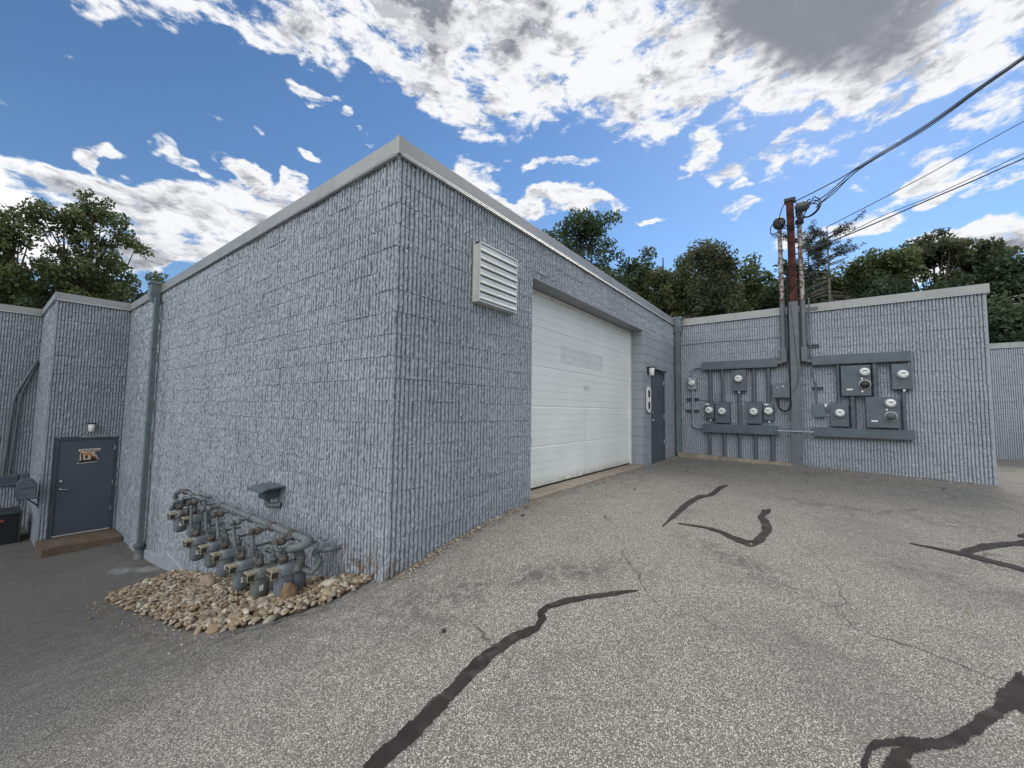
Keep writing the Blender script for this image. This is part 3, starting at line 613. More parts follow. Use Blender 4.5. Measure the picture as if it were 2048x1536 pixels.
# ------------------------------------------------------------------ louvered vent hood on garage wall
v = empty('wall_louver', (3.61, YB, 3.1), 'white ribbed metal louver hood high on the fluted wall left of the garage door', 'vent')
x0, x1, z0, z1 = 3.262, 3.965, 2.79, 3.475
MB().prism([(x0, YB+.01, z0), (x0, YB-.10, z0), (x0, YB-.105, z1-.02), (x0, YB+.01, z1)], (.014, 0, 0)).prism([(x1-.014, YB+.01, z0), (x1-.014, YB-.10, z0), (x1-.014, YB-.105, z1-.02), (x1-.014, YB+.01, z1)], (.014, 0, 0)).box(x0, x1, YB-.104, YB+.01, z1-.03, z1-.012).box(x0+.014, x1-.014, YB-.10, YB+.01, z0+.001, z0+.016).box(x0-.025, x0, YB-.03, YB-.022, z0, z1).build('frame', M['louver'], v)
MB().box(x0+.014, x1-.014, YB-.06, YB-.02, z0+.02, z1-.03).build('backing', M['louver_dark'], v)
nsl = 7; hh = (z1-z0-.05)/nsl
for i in range(nsl):
    a = z0+.02+i*hh
    MB().prism([(x0+.014, YB-.092, a+hh*.93), (x0+.014, YB-.098, a+hh*.86), (x0+.014, YB-.098, a+hh*.40), (x0+.014, YB-.106, a+hh*.30), (x0+.014, YB-.108, a+hh*.12), (x0+.014, YB-.100, a+hh*.06), (x0+.014, YB-.07, a+hh*.10), (x0+.014, YB-.07, a+hh*.90)], (x1-x0-.028, 0, 0)).build('slat', M['louver'], v)

# ------------------------------------------------------------------ lamps
def wall_lamp(x, y, z, label):
    t = empty('wall_lamp', (x, y, z), label, 'lamp', 'wall lamps by the doors')
    MB().box(x-.055, x+.055, y-.03, y, z-.06, z+.09, .004).box(x-.075, x+.075, y-.15, y, z+.075, z+.095, .003).build('bracket', M['black'], t)
    MB().lathe((x, y-.085, z-.10), (0, 0, 1), [(0, .045), (.004, .052), (.165, .060), (.17, .055)], 18).build('lamp_shade', M['lamp_glass'], t)
wall_lamp(1.697, YD, 1.07, 'small lamp with white glass shade above the dark left door with the sticker')
wall_lamp(9.13, YB, 2.52, 'small white-shaded lamp at the top corner of the door beside the garage door')

# house number 8
t = empty('house_number', (9.1, YB, 1.87), 'white block numeral 8 with black backing on the smooth pier beside the garage door', 'sign')
def octa(x, z, w_, h, c, y, ny):
    return [(x-w_+c, y, z-h), (x+w_-c, y, z-h), (x+w_, y, z-h+c), (x+w_, y, z+h-c), (x+w_-c, y, z+h), (x-w_+c, y, z+h), (x-w_, y, z+h-c), (x-w_, y, z-h+c)]
nx, nz_ = 9.10, 1.875
MB().prism(octa(nx+.015, nz_-.012, .150, .305, .075, YB-.002, 0), (0, -.012, 0)).build('backing', M['black'], t)
MB().prism(octa(nx, nz_, .140, .290, .075, YB-.016, 0), (0, -.018, 0)).build('numeral', M['lamp_glass'], t)
for sg in (-1, 1): MB().box(nx-.06, nx+.06, YB-.037, YB-.0345, nz_+sg*.13-.075, nz_+sg*.13+.075).build('counter', M['black'], t)

# ------------------------------------------------------------------ downspouts
def downspout(px, py, wdir, head, ztop, zbot, label, outlet):
    ax = Vector(wdir)
    t = empty('downspout', (px, py, zbot), label, 'downspout', 'downspouts with conductor heads')
    pts = [(px, py, ztop), (px, py, zbot)]
    MB().box(px-.042, px+.042, py-.055, py+.055, zbot, ztop, .008).build('pipe', M['down'], t)
    for zz in (zbot+.9, zbot+2.4, zbot+3.9):
        if zz < ztop-.2: MB().box(px-.046, px+.046, py-.075, py+.075, zz, zz+.03).build('strap', M['down'], t)
    hx, hy, s = head
    MB().box(hx-s, hx+s, hy-s*1.3, hy+s*1.3, 3.88, 4.13).box(hx-s-.02, hx+s+.02, hy-s*1.3-.02, hy+s*1.3+.02, 4.10, 4.15).prism([(hx-s, hy-s*1.3, 3.88), (hx+s, hy-s*1.3, 3.88), (px+.05, hy-s*1.3, 3.74), (px-.05, hy-s*1.3, 3.74)], (0, s*2.6, 0)).build('conductor_head', M['down'], t)
    if outlet: MB().lathe((px, py, zbot-.25), (0, 0, 1), [(0, .085), (.05, .088), (.055, .075), (.22, .075), (.23, .10), (.29, .10)], 16).build('drain_boot', M['pipe'], t)
    return t
downspout(XA-.09, 10.75, (-1, 0, 0), (XA-.10, 10.93, .082), 3.80, -1.17, 'tall grey-green downspout with square head on the left wall by the dark door', True)
downspout(XC-.12, YB-.10, (-1, 0, 0), (XC-.11, YB-.11, .068), 3.80, .52, 'grey-green downspout in the inner corner where garage wall and meter wall meet', False)

# ------------------------------------------------------------------ electrical gear on the meter wall (faces -X)
WX = XC-.002
def wireway(y0, y1, z0, z1, d, label):
    t = empty('wireway', (XC, (y0+y1)/2, z0), label, 'cable trough', 'wireways on the meter wall')
    MB().box(XC-d, XC-.004, y0, y1, z0, z1, .003).build('trough', M['slate2'], t)
    MB().box(XC-d-.006, XC-d+.001, min(y0, y1)-.004, max(y0, y1)+.004, z0+.012, z1+.004).box(XC-d-.006, XC-.02, min(y0, y1)-.004, max(y0, y1)+.004, z1+.0045, z1+.009).build('cover', M['slate'], t)
    return t
wireway(.70, 2.315, 2.690, 2.885, .16, 'long slate cable trough above the left group of electric meters')
wireway(.715, 2.325, 1.105, 1.305, .16, 'long slate cable trough below the left group of electric meters')
wireway(-1.555, .042, 2.690, 2.885, .16, 'long slate cable trough above the right group of electric meters')
wireway(-1.553, .055, 1.112, 1.300, .16, 'long slate cable trough below the right group of electric meters')

def glass_meter(parent, y, z, x, s=1.):
    b = MB().lathe((x, y, z), (-1, 0, 0), [(-.002, .092*s), (.022*s, .092*s), (.026*s, .085*s)], 28).build('meter_socket_ring', M['meter_ring'], parent)
    mtr = MB().lathe((x-.02*s, y, z), (-1, 0, 0), [(0, .080*s), (.065*s, .078*s), (.088*s, .070*s), (.096*s, .05*s), (.098*s, .01)], 28).build('meter', M['meter_face'], parent)
    MB().box(x-.1195*s, x-.1165*s, y-.035*s, y+.035*s, z+.010*s, z+.030*s).build('display', M['black'], mtr)
    MB().box(x-.1195*s, x-.1165*s, y-.048*s, y-.018*s, z-.040*s, z-.018*s).build('nameplate', M['meter_ring'], mtr)
def meter_box(label, y0, y1, z0, z1, my, mz, d=.13, sticker=None, ring=None, tabs=None, mt='slate', sc_=1.):
    t = empty('meter_box', (XC, (y0+y1)/2, z0), label, 'electric meter', 'electric meter boxes on the fluted wall')
    MB().box(XC-d, XC-.004, y0, y1, z0, z1, .004).build('enclosure', M[mt], t)
    MB().box(XC-d-.004, XC-d+.001, min(y0, y1)+.006, max(y0, y1)-.006, z0+.006, z1-.006).build('cover', M[mt], t)
    if my is not None: glass_meter(t, my, mz, XC-d-.004, sc_)
    if ring:
        MB().lathe((XC-d-.004, ring[0], ring[1]), (-1, 0, 0), [(-.002, .100), (.03, .100), (.032, .088)], 28).build('meter_socket_ring', M['meter_ring'], t)
        MB().lathe((XC-d-.006, ring[0], ring[1]), (-1, 0, 0), [(0, .086), (.036, .085), (.037, .01)], 28).build('blank_cover', M['black'] if ring[2] else M['mailbox'], t)
        MB().tube([(XC-d-.035, ring[0], ring[1]-.095), (XC-d-.03, ring[0]+.005, ring[1]-.14)], .006, 6).build('seal', M['chrome'], t)
    if sticker: MB().box(XC-d-.0065, XC-d-.0045, *sticker).build('label_plate', M['label'], t)
    for (a, b) in (tabs or []): MB().box(XC-d-.02, XC-d+.0, a-.015, a+.015, b-.02, b+.02, .003).build('seal_tag', M['label'], t)
    return t
meter_box('small grey meter box hung alone at the far left by the corner downspout', 2.475, 2.678, 2.20, 2.505, 2.578, 2.372, .10, (2.60, 2.665, 2.47, 2.49), mt='conduit', sc_=.9)
meter_box('narrow meter box with white label at the left end of the lower row', 2.055, 2.269, 1.446, 1.843, 2.168, 1.664, .13, (2.17, 2.26, 1.80, 1.83), tabs=[(2.14, 1.415)])
meter_box('square meter box in the lower row, beside the narrow labelled box on the left', 1.706, 2.035, 1.353, 1.849, 1.874, 1.640, .14)
meter_box('meter box hung directly under the upper left trough, alone in the upper row', 1.336, 1.649, 2.139, 2.661, 1.497, 2.439, .14, tabs=[(1.49, 2.11)])
meter_box('square lower-row meter box left of the narrow labelled box near the mast', 1.023, 1.347, 1.354, 1.849, 1.193, 1.640, .14)
meter_box('narrow meter box with white label nearest the mast in the lower left row', .787, .994, 1.437, 1.849, .893, 1.657, .13, (.89, .98, 1.80, 1.83), tabs=[(.88, 1.405)])
meter_box('large meter box right of the mast, glass meter above a black round cover', -.935, -.45, 2.0, 2.645, -.837, 2.497, .17, (-.64, -.54, 2.12, 2.15), (-.834, 2.234, True), [(-.79, 2.36), (-.79, 2.09)])
meter_box('plain tall meter box at the upper right end under the trough', -1.567, -1.257, 2.125, 2.642, -1.419, 2.426, .14, tabs=[(-1.43, 2.10)])
meter_box('single-dial meter box, lower row right of the mast, beside the small blank box', -.559, -.247, 1.34, 1.84, -.408, 1.632, .14)
meter_box('largest meter box, lower right, glass meter above a pale-rimmed blank cover', -1.343, -.831, 1.34, 1.972, -1.206, 1.841, .22, (-1.01, -.91, 1.46, 1.49), (-1.208, 1.573, False), [(-1.15, 1.71)])
def jbox(label, y0, y1, z0, z1, d, extra=None):
    t = empty('junction_box', (XC, (y0+y1)/2, z0), label, 'junction box', 'plain boxes on the meter wall')
    MB().box(XC-d, XC-.004, y0, y1, z0, z1, .004).build('enclosure', M['slate'], t)
    MB().box(XC-d-.005, XC-d+.001, min(y0, y1)-.004, max(y0, y1)+.004, z0-.003, z1+.004).build('cover', M['slate2'], t)
    if extra: extra(t)
def ex1(t):
    mb = MB()
    for yy, zz, s in [(.70, 2.21, .02), (.61, 2.235, .014), (.585, 2.24, .02)]: mb.box(XC-.1475, XC-.1455, yy-.006, yy+.006, zz-s, zz+s)
    mb.build('paint_chip', M['label'], t)
jbox('plain grey telephone box with three paint chips, left of the mast above a cable loop', .472, .789, 1.978, 2.309, .14, ex1)
jbox('small blank grey box low on the wall just right of the mast', -.151, .042, 1.544, 1.832, .10, lambda t: MB().box(XC-.12, XC-.08, -.19, -.155, 1.76, 1.83, .003).build('seal_tag', M['label'], t))

def conduit(name, label, pts, r, material, straps=(), group=None, rr=.12, joints=(), cat='conduit'):
    t = empty(name, pts[-1], label, cat, group)
    MB().tube(bend(pts, rr), r, 12).build('pipe', material, t)
    for zz in straps:
        x, y = pts[0][0], pts[0][1]
        MB().box(x-.5*r, XC-.004, y-r*2.1, y+r*2.1, zz-.012, zz+.012).build('strap', material, t)
    for c, ax in joints:
        c = Vector(c); ax = Vector(ax)*.03; MB().cyl(c-ax, c+ax, r*1.22, 12).build('coupling', material, t)
    return t
G1 = 'vertical conduits on the meter wall'
LC = [(2.144, 'conduit between the upper left trough and the narrow labelled box at the far left', 2.69, 1.846), (1.863, 'conduit from the upper left trough down to the second meter box', 2.69, 1.852),
      (1.498, 'conduit from the upper single meter box down to the lower left trough', 2.136, 1.315), (1.182, 'conduit from the upper left trough to the square box left of the mast', 2.69, 1.852), (.883, 'conduit from the upper left trough to the narrow box nearest the mast', 2.69, 1.852),
      (-.406, 'conduit from the upper right trough to the lone lower meter box beside the blank box', 2.69, 1.843), (-1.001, 'thick jointed conduit from the upper right trough to the largest meter box', 2.69, 1.976), (-.628, 'thick jointed conduit from the big upper box down to the lower right trough', 1.997, 1.313), (-1.42, 'conduit from the upper right box down to the lower right trough', 2.12, 1.313)]
for yy, lab, za, zb in LC:
    r = .048 if 'thick' in lab else .037
    j = [((XC-.07, yy, z), (0, 0, 1)) for z in np.arange(zb+.12, za, .17)] if 'thick' in lab else []
    t = conduit('conduit', lab, [(XC-.07, yy, za), (XC-.07, yy, zb)], r, M['slate'], (), G1, joints=j)
for k, (yy, lab) in enumerate([(2.18, 'leftmost conduit running from the lower left trough into the footing'), (1.848, 'second conduit from the left between the lower left trough and the footing'), (1.512, 'middle conduit between the lower left trough and the footing'), (1.177, 'fourth conduit from the left between the lower left trough and the footing'), (.831, 'conduit between the lower left trough and the footing nearest the mast')]):
    conduit('conduit', lab, [(XC-.07, yy, 1.10), (XC-.07, yy, .50-(2.2-yy)*.03)], .036, M['slate'], (), G1)
conduit('conduit', 'pale conduit curving from the small lone meter box up into the upper left trough', [(XC-.06, 2.578, 2.50), (XC-.06, 2.578, 2.775), (XC-.06, 2.31, 2.775)], .022, M['conduit'], (), 'pale bent conduits', .17)
conduit('conduit', 'pale conduit curving from the small lone meter box down into the lower left trough', [(XC-.06, 2.578, 2.20), (XC-.06, 2.578, 1.205), (XC-.06, 2.32, 1.205)], .024, M['conduit'], (), 'pale bent conduits', .20)
conduit('conduit', 'short horizontal conduit joining the two lower troughs across the mast', [(XC-.27, .72, 1.205), (XC-.27, .05, 1.205)], .022, M['conduit'], (), None, joints=[((XC-.27, .66, 1.205), (0, 1, 0)), ((XC-.27, .16, 1.205), (0, 1, 0))])
MB_ = MB().box(XC-.28, XC-.155, .70, .73, 1.18, 1.23)
conduit('conduit', 'thin conduit from above the roof edge bending down to the small blank box', [(XC-.06, .062, 4.25), (XC-.06, .066, 3.05), (XC-.06, .066, 2.72), (XC-.17, .058, 2.62), (XC-.17, .05, 2.5), (XC-.05, -.012, 2.25), (XC-.05, -.012, 1.83)], .013, M['slate2'], (), None, .08)
for k, (a, b, zz, lab) in enumerate([(2.741, 2.427, 1.95, 'upper channel strut behind the pale conduit at the far left'), (2.745, 2.431, 1.645, 'lower channel strut behind the pale conduit at the far left'), (.11, -.10, 3.995, 'strut bracket at the roof edge right of the mast'), (.11, -.095, 3.145, 'strut bracket above the upper right trough'), (.06, -.148, 2.178, 'strut bracket above the small blank box')]):
    tag(MB().box(XC-.045, XC-.004, a, b, zz+.012, zz+.030).box(XC-.045, XC-.004, a, b, zz-.030, zz-.012).box(XC-.012, XC-.004, a, b, zz-.012, zz+.012).build('strut', M['frame_slate'], None, (XC, (a+b)/2, zz)), lab, 'bracket', 'channel struts')
wpts = [(XC-.012, 2.98, 3.41), (XC-.012, 2.3, 3.425), (XC-.012, 1.9, 3.44), (XC-.012, 1.42, 3.41), (XC-.012, 1.0, 3.40), (XC-.012, .62, 3.43)]
tag(MB().tube(bend(wpts, .2), .011, 8).build('cable', M['conduit'], None, wpts[0]), 'thin painted cable running along the wall from corner downspout to mast', 'cable')
wpts = [(XC-.008, 2.98, 1.70), (XC-.008, 2.74, 1.90), (XC-.008, 2.3, 1.93), (XC-.008, 1.9, 1.86), (XC-.008, 1.4, 1.88), (XC-.008, .98, 1.88)]
tag(MB().tube(bend(wpts, .2), .005, 6).build('cable', M['slate'], None, wpts[0]), 'very thin cable drooping behind the lower row of left meter boxes', 'cable')

# service mast: rusty post and two risers with weatherheads
t = empty('service_mast', (XC-.16, .34, .45), 'tall square rusty red post, grey below the roof line, carrying the service wires', 'mast')
PXm = XC-.17
MB().box(PXm-.07, PXm+.07, .265, .425, .42, 4.17, .004).build('lower_post', M['grey_steel'], t)
MB().prism([(PXm-.07, .272, 4.17), (PXm+.07, .272, 4.17), (PXm+.07, .418, 4.17), (PXm-.07, .418, 4.17)], (0, .012, 2.40)).build('upper_post', M['rust'], t)
MB().box(PXm-.095, PXm+.095, .255, .465, 6.54, 6.62, .015).box(PXm-.12, PXm-.02, .24, .30, 6.50, 6.60, .01).build('cap', M['black'], t)
MB().box(PXm-.078, PXm-.066, .415, .435, .42, 4.17).build('edge_flange', M['slate2'], t)
for zz in (3.35, 2.55, 1.75, 1.45, .62):
    MB().cyl((PXm-.09, .30, zz), (PXm-.06, .30, zz), .014, 8).build('bolt', M['frame_slate'], t)
for side, y, zt, lab in ((0, .565, 6.05, 'left peeling white riser pipe with small weatherhead beside the rusty post'), (1, .180, 6.25, 'right peeling white riser pipe with large hooded weatherhead beside the rusty post')):
    t = empty('service_riser', (XC-.09, y, 2.7), lab, 'riser pipe', 'service risers either side of the rusty post')
    MB().tube([(XC-.10, y, 3.10), (XC-.10, y, 4.20)], .052, 16).build('lower_pipe', M['grey_steel'], t)
    MB().tube([(XC-.10, y, 4.20), (XC-.10, y+.01, zt)], .046, 16).build('upper_pipe', M['pvc'], t)
    for zz in (4.20, 4.9, 5.45): MB().cyl((XC-.10, y, zz-.014), (XC-.10, y, zz+.014), .054, 16).build('coupling', M['pipe_rust'], t)
    sgn = 1 if side == 0 else -1
    MB().box(XC-.17, XC-.03, y-.065, y+.065, 2.78, 3.12, .02).tube([(XC-.10, y+.02*sgn, 2.79), (XC-.10, y+.10*sgn, 2.79), (XC-.10, y+.14*sgn, 2.79)], .055, 12).build('conduit_body', M['grey_steel'], t)
    if side:
        MB().lathe((XC-.16, y-.03, zt+.11), (-.25, -.55, .10), [(-.10, .05), (-.08, .11), (-.02, .15), (.06, .155), (.13, .12), (.17, .06), (.18, .01)], 18, .75).lathe((XC-.11, y+.01, zt-.06), (0, 0, 1), [(0, .058), (.12, .075)], 14).build('weatherhead', mat('weatherhead_metal', (.09, .10, .095), .5, .3), t)
        MB().lathe((XC-.10, y+.005, zt-.26), (0, 0, 1), [(0, .05), (.02, .085), (.10, .085), (.12, .05)], 14).build('bundle_clamp', M['black'], t)
    else:
        MB().lathe((XC-.14, y+.01, zt+.05), (-1, .15, .1), [(-.09, .05), (-.06, .11), (.0, .13), (.05, .125), (.08, .10), (.085, .02)], 18, 1.15).build('weatherhead', M['black'], t)
# service wires and loops
def wire(label, pts, r, grp='service wires at the mast', k=8):
    pts = [Vector(p) for p in pts]
    if len(pts) > 2:
        out = []
        for i in range(len(pts)-1):
            p0, p1, p2, p3 = pts[max(0, i-1)], pts[i], pts[i+1], pts[min(len(pts)-1, i+2)]
            for j in range(k):
                t = j/k; out.append(.5*((2*p1)+(-p0+p2)*t+(2*p0-5*p1+4*p2-p3)*t*t+(-p0+3*p1-3*p2+p3)*t**3))
        out.append(pts[-1]); pts = out
    return tag(MB().tube(pts, r, 6).build('service_wire', M['cable'], None, pts[0]), label, 'wire', grp)
def sag(a, b, s, n=14):
    a = Vector(a); b = Vector(b); return [a*(1-t)+b*t-Vector((0, 0, 4*s*t*(1-t))) for t in [i/n for i in range(n+1)]]
wire('upper service wire leaving the very top of the rusty post for the upper right sky', [(11.213, 0.275, 6.529), (11.478, -0.217, 6.803), (11.730, -0.684, 7.086), (11.954, -1.101, 7.394), (12.516, -2.145, 8.129), (12.995, -3.034, 8.859), (13.448, -3.876, 9.541), (15.262, -7.247, 12.270)], 0.012)
wire('service wire from the large weatherhead joining the upper wire', [(11.287, 0.139, 6.351), (11.525, -0.304, 6.640), (11.779, -0.776, 7.114), (11.963, -1.118, 7.368), (12.525, -2.161, 8.103), (12.998, -3.041, 8.834), (13.447, -3.875, 9.506), (15.242, -7.209, 12.194)], 0.013)
wire('service wire rising steeply from the cable coils beside the large weatherhead', [(11.432, -0.131, 6.367), (11.575, -0.397, 6.669), (11.763, -0.745, 7.021), (11.973, -1.136, 7.379), (12.529, -2.169, 8.091), (13.002, -3.049, 8.810), (13.447, -3.874, 9.483), (15.223, -7.174, 12.176)], 0.013)
wire('second steep service wire rising from the cable coils, lowest of the joined bundle', [(11.442, -0.150, 6.401), (11.615, -0.471, 6.687), (11.788, -0.792, 7.065), (11.983, -1.154, 7.365), (12.538, -2.186, 8.065), (13.007, -3.056, 8.797), (13.446, -3.872, 9.460), (15.203, -7.136, 12.111)], 0.012)
wire('thin single wire crossing the sky between the thick bundle and the lower pair', [(11.513, -0.282, 5.871), (11.959, -1.110, 6.355), (12.491, -2.098, 6.952), (12.962, -2.973, 7.518), (13.407, -3.800, 8.039), (15.189, -7.111, 10.122)], 0.009)
wire('thick lower wire running from the middle of the rusty post into the sky', [(11.141, 0.410, 5.236), (11.458, -0.178, 5.453), (11.950, -1.094, 5.878), (12.478, -2.074, 6.365), (12.944, -2.939, 6.788), (13.384, -3.758, 7.203), (15.147, -7.032, 8.862)], 0.015)
wire('thin wire closely following above the thick lower wire', [(11.706, -0.640, 5.684), (12.073, -1.323, 6.083), (12.479, -2.076, 6.422), (12.946, -2.943, 6.868), (13.387, -3.764, 7.316), (15.154, -7.046, 9.106)], 0.008)
loops = [([(XC-.25, .62, 6.15), (XC-.26, .73, 6.02), (XC-.26, .74, 5.86), (XC-.25, .66, 5.84), (XC-.26, .50, 5.92), (XC-.27, .34, 6.02), (XC-.27, .22, 6.18), (XC-.22, .16, 6.35)], 'cable loop drooping left of the mast from the small weatherhead'),
         ([(XC-.24, .56, 6.08), (XC-.26, .50, 6.02), (XC-.27, .40, 5.96), (XC-.27, .26, 5.96), (XC-.20, .18, 6.00)], 'short cable crossing the rusty post at mid height'),
         ([(XC-.24, .55, 5.95), (XC-.27, .44, 5.90), (XC-.27, .30, 5.88), (XC-.22, .18, 5.92)], 'lowest cable crossing the rusty post'),
         ([(XC-.22, .42, 6.56), (XC-.25, .50, 6.42), (XC-.25, .56, 6.22), (XC-.24, .60, 6.08)], 'cable from the post cap down to the small weatherhead'),
         ([(XC-.22, .28, 6.52), (XC-.26, .20, 6.42), (XC-.27, .10, 6.38), (XC-.25, .0, 6.40)], 'cable from the post cap across the large weatherhead')]
for p, lab in loops: wire(lab, p, .011, 'cable loops at the mast head', 6)
for i, (yo, zo, ry, rz, lab) in enumerate([(-.02, 6.28, .20, .20, 'outermost coil of cable hanging right of the large weatherhead'), (-.03, 6.25, .16, .16, 'middle coil of cable hanging right of the large weatherhead'), (.02, 6.20, .19, .13, 'flattened inner coil of cable right of the large weatherhead')]):
    pts = [(XC-.22-.02*i, yo+ry*math.cos(a), zo+rz*math.sin(a)-.06*math.cos(a)) for a in np.linspace(-.4*math.pi+math.pi, 1.62*math.pi+math.pi*.9, 22)]
    wire(lab, [(XC-.15, .17, 6.02)]+pts if i == 0 else pts, .012, 'cable coils at the mast head', 2)
wire('thick black cable down the left of the mast, looping under the telephone box', [(XC-.12, .455, 5.0), (XC-.12, .455, 4.0), (XC-.13, .450, 3.2), (XC-.13, .45, 2.4), (XC-.13, .44, 1.95), (XC-.13, .48, 1.73), (XC-.13, .58, 1.66), (XC-.13, .68, 1.74), (XC-.11, .72, 1.98)], .020, None)
wire('thin wire arcing over the grey lower part of the mast', [(XC-.26, .40, 4.1), (XC-.26, .36, 3.5), (XC-.26, .32, 2.9), (XC-.26, .30, 2.4), (XC-.26, .37, 2.15), (XC-.2, .47, 2.03)], .004, None)

# ------------------------------------------------------------------ gas regulator vent hood on the left wall
t = empty('regulator_hood', (XA, 5.2, .6), 'small dark metal hood over a pipe elbow above the gas meters', 'vent hood')
MB().prism([(XA-.01, 4.93, .69), (XA-.20, 4.94, .678), (XA-.25, 4.96, .65), (XA-.252, 4.96, .63), (XA-.24, 4.96, .64), (XA-.19, 4.94, .664), (XA-.01, 4.93, .675)], (0, .38, 0)).build('hood', M['slate'], t)
MB().box(XA-.19, XA-.04, 5.02, 5.20, .545, .67, .008).build('box', M['frame_slate'], t)
MB().tube(bend([(XA-.12, 5.12, .55), (XA-.12, 5.12, .46), (XA-.01, 5.02, .46)], .05), .034, 12).build('elbow', M['pipe'], t)

# ------------------------------------------------------------------ gas meters
def elbow_run(pts, r, t, name='pipe', material=None, unions=True):
    material = material or M['pipe']
    fit = MB().tube(bend(pts, r*1.5, 4), r, 10)
    for i in range(1, len(pts)-1):
        b = Vector(pts[i])
        for q in (pts[i-1], pts[i+1]):
            d = (Vector(q)-b); L = d.length; d.normalize(); p = b+d*min(L*.45, r*2.1)
            fit.cyl(p-d*r*.55, p+d*r*.55, r*1.38, 10)
    fit.build(name, material, t)
def gas_meter(y, zc, x, label, body, first=None):
    t = empty('gas_meter', (x, y, zc-.19), label, 'gas meter', 'gas meters along the left wall')
    w2, d2 = .135, .085   # half extents in X and Y
    prof = []
    # diaphragm case: two rounded lobes below a flanged top
    mb = MB()
    for sx in (-1, 1):
        cx = x+sx*w2*.48; ring = []
        for zz, s in ((-.19, .60), (-.178, .82), (-.14, .97), (-.02, 1.), (.045, 1.0)):
            ring.append([(cx+math.copysign(abs(math.cos(a))**.6, math.cos(a))*w2*.56*s, y+math.copysign(abs(math.sin(a))**.6, math.sin(a))*d2*1.05*s, zc+zz) for a in [2*math.pi*j/20 for j in range(20)]])
        vs = [p for r0 in ring for p in r0]; fs = [(i*20+j, i*20+(j+1) % 20, (i+1)*20+(j+1) % 20, (i+1)*20+j) for i in range(4) for j in range(20)]
        mb.add(vs, fs, True); mb.add(ring[0], [tuple(range(20))[::-1]]); mb.add(ring[-1], [tuple(range(20))])
    mb.build('case', M[body], t)
    MB().box(x-w2*1.12, x+w2*1.12, y-d2*1.2, y+d2*1.2, zc+.045, zc+.062, .006).build('flange', M[body], t)
    top = MB()
    ring = []
    for zz, s in ((.062, 1.), (.11, .96), (.135, .80), (.145, .5)):
        ring.append([(x+math.copysign(abs(math.cos(a))**.55, math.cos(a))*w2*s, y+math.copysign(abs(math.sin(a))**.55, math.sin(a))*d2*s, zc+zz) for a in [2*math.pi*j/24 for j in range(24)]])
    vs = [p for r0 in ring for p in r0]; top.add(vs, [(i*24+j, i*24+(j+1) % 24, (i+1)*24+(j+1) % 24, (i+1)*24+j) for i in range(3) for j in range(24)], True); top.add(ring[-1], [tuple(range(24))])
    top.build('top_case', M[body], t)
    bo = MB()
    for k in range(10):
        a = k/10*2*math.pi; bo.cyl((x+math.cos(a)*w2*1.03, y+math.sin(a)*d2*1.1, zc+.06), (x+math.cos(a)*w2*1.03, y+math.sin(a)*d2*1.1, zc+.070), .007, 6)
    bo.build('bolts', M['pipe_rust'], t)
    ib = MB().box(x-w2-.075, x-w2+.02, y-.062, y+.058, zc+.015, zc+.115, .012).build('index_box', M['index'], t)
    MB().box(x-w2-.079, x-w2-.074, y-.048, y+.044, zc+.065, zc+.10).box(x-w2-.079, x-w2-.074, y-.048, y+.044, zc+.028, zc+.055).box(x-w2-.07, x-w2-.01, y-.0655, y-.0615, zc+.035, zc+.090).build('dial_window', M['index_glass'], ib)
    MB().box(x-w2*.75, x-w2*.45, y-d2*1.075, y-d2*1.06, zc-.09, zc-.03).build('nameplate', M['label'], t)
    for sx in (-.55, .55): MB().lathe((x+sx*w2, y, zc+.12), (0, 0, 1), [(0, .040), (.05, .036), (.052, .045), (.085, .045), (.088, .03)], 10).build('swivel', M['pipe_rust'] if sx < 0 else M['pipe'], t)
    t.scale = (.93, .93, .92)
    return t
MZ = .345; MX = XA-.27
def feed(y, zc, x, seed, label, big=True):
    r = random.Random(seed); g_ = empty('gas_feed_pipe', (x, y, zc+.2), label, 'gas pipe', 'bent feed pipes with regulators above the gas meters')
    zt = zc+.150; r0 = .017; ym = y+r.uniform(.05, .16); zm = MZ if big else .14; mx = MX if big else XA-.24
    xin = x-.063; xout = x+.063
    a = r.uniform(.08, .13)
    elbow_run([(mx, ym, zm), (mx-a*1.3, ym-.02, zm-.015), (xin-.07, ym-.02, zm-.03), (xin-.07, y, zt+.10), (xin, y, zt+.06), (xin, y, zt)], r0, g_)
    MB().lathe((mx-.10, ym-.012, zm-.015), (-1, 0, 0), [(0, .026), (.015, .038), (.05, .040), (.055, .028), (.075, .028), (.08, .036), (.11, .034), (.115, .02)], 10).build('valve', M['pipe_rust'] if r.random() < .5 else M['pipe'], g_)
    elbow_run([(xout, y, zt), (xout, y, zt+.07), (xout-.03, y+.13, zt+.09), (xout+.04, y+.18, zt+.02), (XA+.01, y+.20, zt+.02)], r0*.9, g_, 'outlet_pipe')
    MB().lathe((xin-.01, y+.02, zt+.055), (0, 1, 0), [(-.03, .02), (-.02, .045), (.01, .05), (.03, .045), (.045, .02)], 12).build('regulator', M['pipe'], g_)
ml = [(4.02, .03, 'nearest gas meter, large two-lobed grey case beside the brown boulder', 'meter_body'),
      (4.55, -.13, 'second gas meter from the near end, olive weathered case low on the rocks', 'meter_olive'),
      (5.03, -.175, 'third gas meter from the near end of the row, slate case', 'meter_body'),
      (5.53, -.165, 'fourth gas meter from the near end, bluish case with pinkish nameplate', 'meter_body'),
      (5.98, -.175, 'fifth gas meter from the near end, narrow bluish case', 'meter_body'),
      (6.52, -.215, 'sixth gas meter from the near end, dark case near the middle pipe joint', 'meter_body'),
      (6.88, .0, 'seventh gas meter from the near end, upper row, mostly hidden by a riser pipe', 'meter_body'),
      (7.35, -.01, 'farthest gas meter, upper row at the left end by the looped pipes', 'meter_body')]
